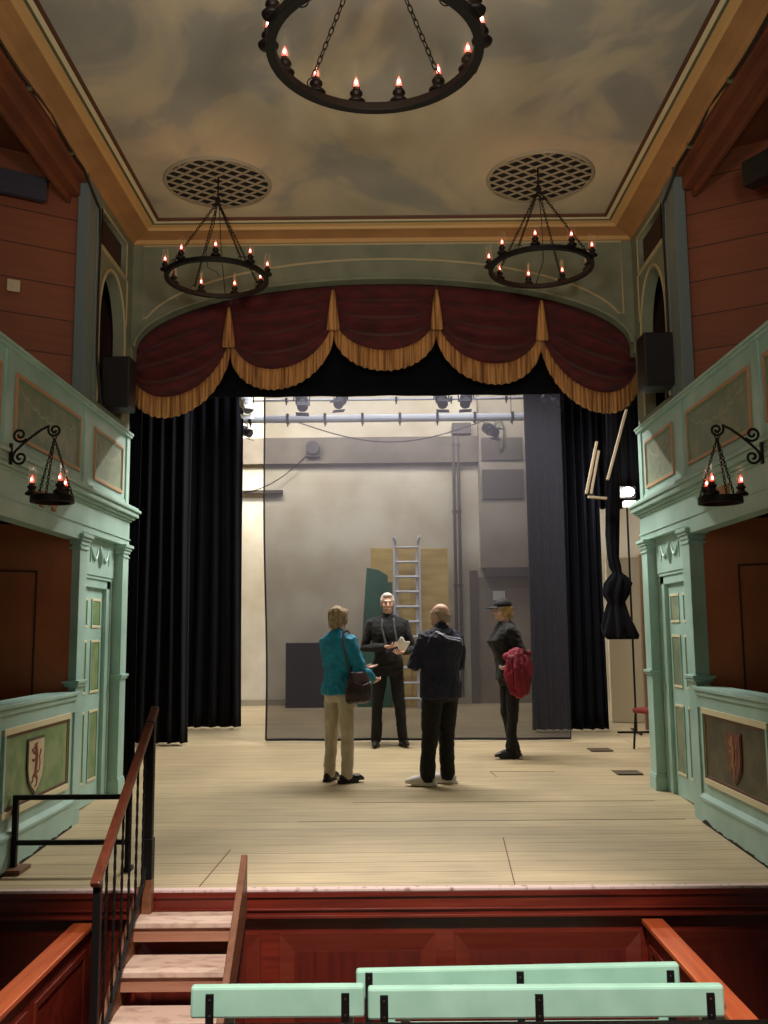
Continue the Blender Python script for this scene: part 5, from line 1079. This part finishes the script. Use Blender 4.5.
bake('hair', bm, 0.006, GREYH, rootC, 2, 0.003, (40, 40, 40), seed=5)
STRIPE = mat('pale_stripe', rgb(172, 176, 196), 0.8)
bm = BM()
from mathutils.bvhtree import BVHTree
tree_ = BVHTree.FromPolygons([v.co.copy() for v in top.data.vertices], [tuple(p.vertices) for p in top.data.polygons])
def on_back(bmx, pts, w_):
    fine = [lerp(a, b_, j/4) for a, b_ in zip(pts, pts[1:]) for j in range(4)]+[pts[-1]]; n_ = V((0, 0.62, 0.78)).normalized(); out = []
    for p in fine:
        h_ = tree_.ray_cast(p+n_*0.4, -n_)
        if h_[0] is not None: out.append(h_[0]+n_*0.002)
    for a, b_ in zip(out, out[1:]): beam(bmx, a, b_, w_, 0.006, (0, 0.62, 0.78))
for off in (0.0, 0.026):
    on_back(bm, [V((0.085-off*0.3, 0.045+off, 1.475*k-off*0.2)), V((0.03, 0.105+off*0.6, 1.475*k-off)), V((-0.04, 0.125+off*0.4, 1.455*k-off)), V((-0.11, 0.118+off*0.3, 1.425*k-off)), V((-0.17, 0.095+off*0.3, 1.395*k-off)), V((-0.215, 0.06+off*0.3, 1.35*k-off))], 0.017)
obj('hood_stripe', bm, STRIPE, rootC)

# ---- woman with black cap, facing left, crimson coat over her arm
k = 1.76/1.75
rootD, P, R, hc, top, hs = person('woman in a black baseball cap and black clothes, facing left', (1.41, 10.75, fz(10.75)+0.004), math.radians(-78), 1.76, 0.0, 0.03,
    [((-0.07*k, -0.035, 0.49*k), (-0.075*k, 0.05, 0.085*k), 0.1), ((0.09*k, -0.01, 0.49*k), (0.085*k, -0.045, 0.085*k), -0.05)],
    [((-0.23*k, 0.02, 1.12*k), (-0.19*k, 0.05, 0.88*k), (1, 0.0, 0.0), 0.5), ((0.235*k, 0.085, 1.13*k), (0.19*k, -0.04, 1.04*k), (-0.6, 0, 0.8), 0.6)],
    dict(lean=(0, -0.05), torso=dict(hipw=0.160, chw=0.175, dep=0.132, bust=0.035, lean=(0, -0.05)), shx=0.158, female=True, topname='black_jumper', topmat=BLKKNIT, legmat=BLKTR, hem=0.86, shoemat=BOOT, solemat=SOLEB, ease=0.018, flare=1.03, collar=0.15, folds=0.008, leg=0.92, hemw=1.15, shoel=0.26))
GOLDH = mat('golden_blonde_hair', rgb(200, 168, 112), 0.75, rgb(158, 126, 80), 45, (1, 1, 0.4))
bm = BM(); ellip(bm, P(0, 0.030, 0.015), (0.084*hs, 0.092*hs, 0.080*hs), R); ellip(bm, P(0, 0.085, -0.045), (0.052*hs, 0.045*hs, 0.055*hs), R)
for s in (-1, 1): ellip(bm, P(s*0.072, 0.012, -0.025), (0.016*hs, 0.038*hs, 0.050*hs), R)
bake('hair', bm, 0.006, GOLDH, rootD, 2, 0.007, (30, 30, 18), seed=9)
CAPM = mat('black_cap_cloth', rgb(22, 22, 26), 0.8)
bm = BM(); ellip(bm, P(0, 0.010, 0.058), (0.090*hs, 0.108*hs, 0.078*hs), R, 24, 16)
for v in bm.verts:
    loc_ = R.inverted() @ (v.co-V(hc))
    if loc_.z < 0.040*hs: loc_.z = 0.040*hs; v.co = V(hc)+R @ loc_
capo = obj('baseball_cap', bm, CAPM, rootD, smooth=True)
bm = BM()
def peak(u, v): a = (u-0.5)*2.3; return P(0.078*math.sin(a)*(1+0.10*v), -0.010-(0.085+0.105*v*max(0, math.cos(a*0.9)))*math.cos(a)**0.6 if abs(a) < 1.5 else 0.0, 0.050-0.018*v-0.030*(u-0.5)**2*2)
sheet(bm, 16, 6, peak); pk = obj('cap_peak', bm, CAPM, capo, smooth=True); solid(pk, 0.005)
bm = BM(); ellip(bm, P(0, 0.010, 0.137), (0.008, 0.008, 0.005)); obj('cap_button', bm, CAPM, capo)
CRIMC = mat('crimson_coat_cloth', rgb(140, 12, 44), 0.7, rgb(102, 9, 34), 6.0, bump=0.2, bscale=20)
co = thing('crimson_coat', 'crimson coat draped over the arm of the woman in the black cap', 'coat', world(rootD, (0.235*k, 0.0, 1.055)), math.radians(-78))
bm = BM(); limb(bm, [(-0.01, -0.10, 0.065), (0.01, 0.0, 0.105), (0.01, 0.11, 0.09)], [0.050, 0.066, 0.055], 16)
limb(bm, [(0.045, -0.085, 0.05), (0.06, -0.10, -0.12), (0.055, -0.075, -0.30)], [0.042, 0.058, 0.045], 16); limb(bm, [(0.05, 0.0, 0.08), (0.075, -0.01, -0.12), (0.07, 0.0, -0.33)], [0.055, 0.068, 0.055], 16)
limb(bm, [(0.04, 0.08, 0.06), (0.06, 0.09, -0.10), (0.055, 0.075, -0.31)], [0.045, 0.056, 0.042], 16); limb(bm, [(-0.02, 0.13, 0.03), (0.015, 0.14, -0.08), (0.02, 0.125, -0.18)], [0.038, 0.042, 0.03], 12)
bake('coat_body', bm, 0.008, CRIMC, co, 3, 0.017, (24, 24, 5), seed=4)
bm = BM(); limb(bm, [(0.10, -0.04, 0.09), (0.135, -0.055, -0.05), (0.125, -0.04, -0.20), (0.115, -0.045, -0.26)], [0.030, 0.034, 0.036, 0.030], 14); bake('sleeve', bm, 0.008, CRIMC, co, 2, 0.008, (18, 18, 9))
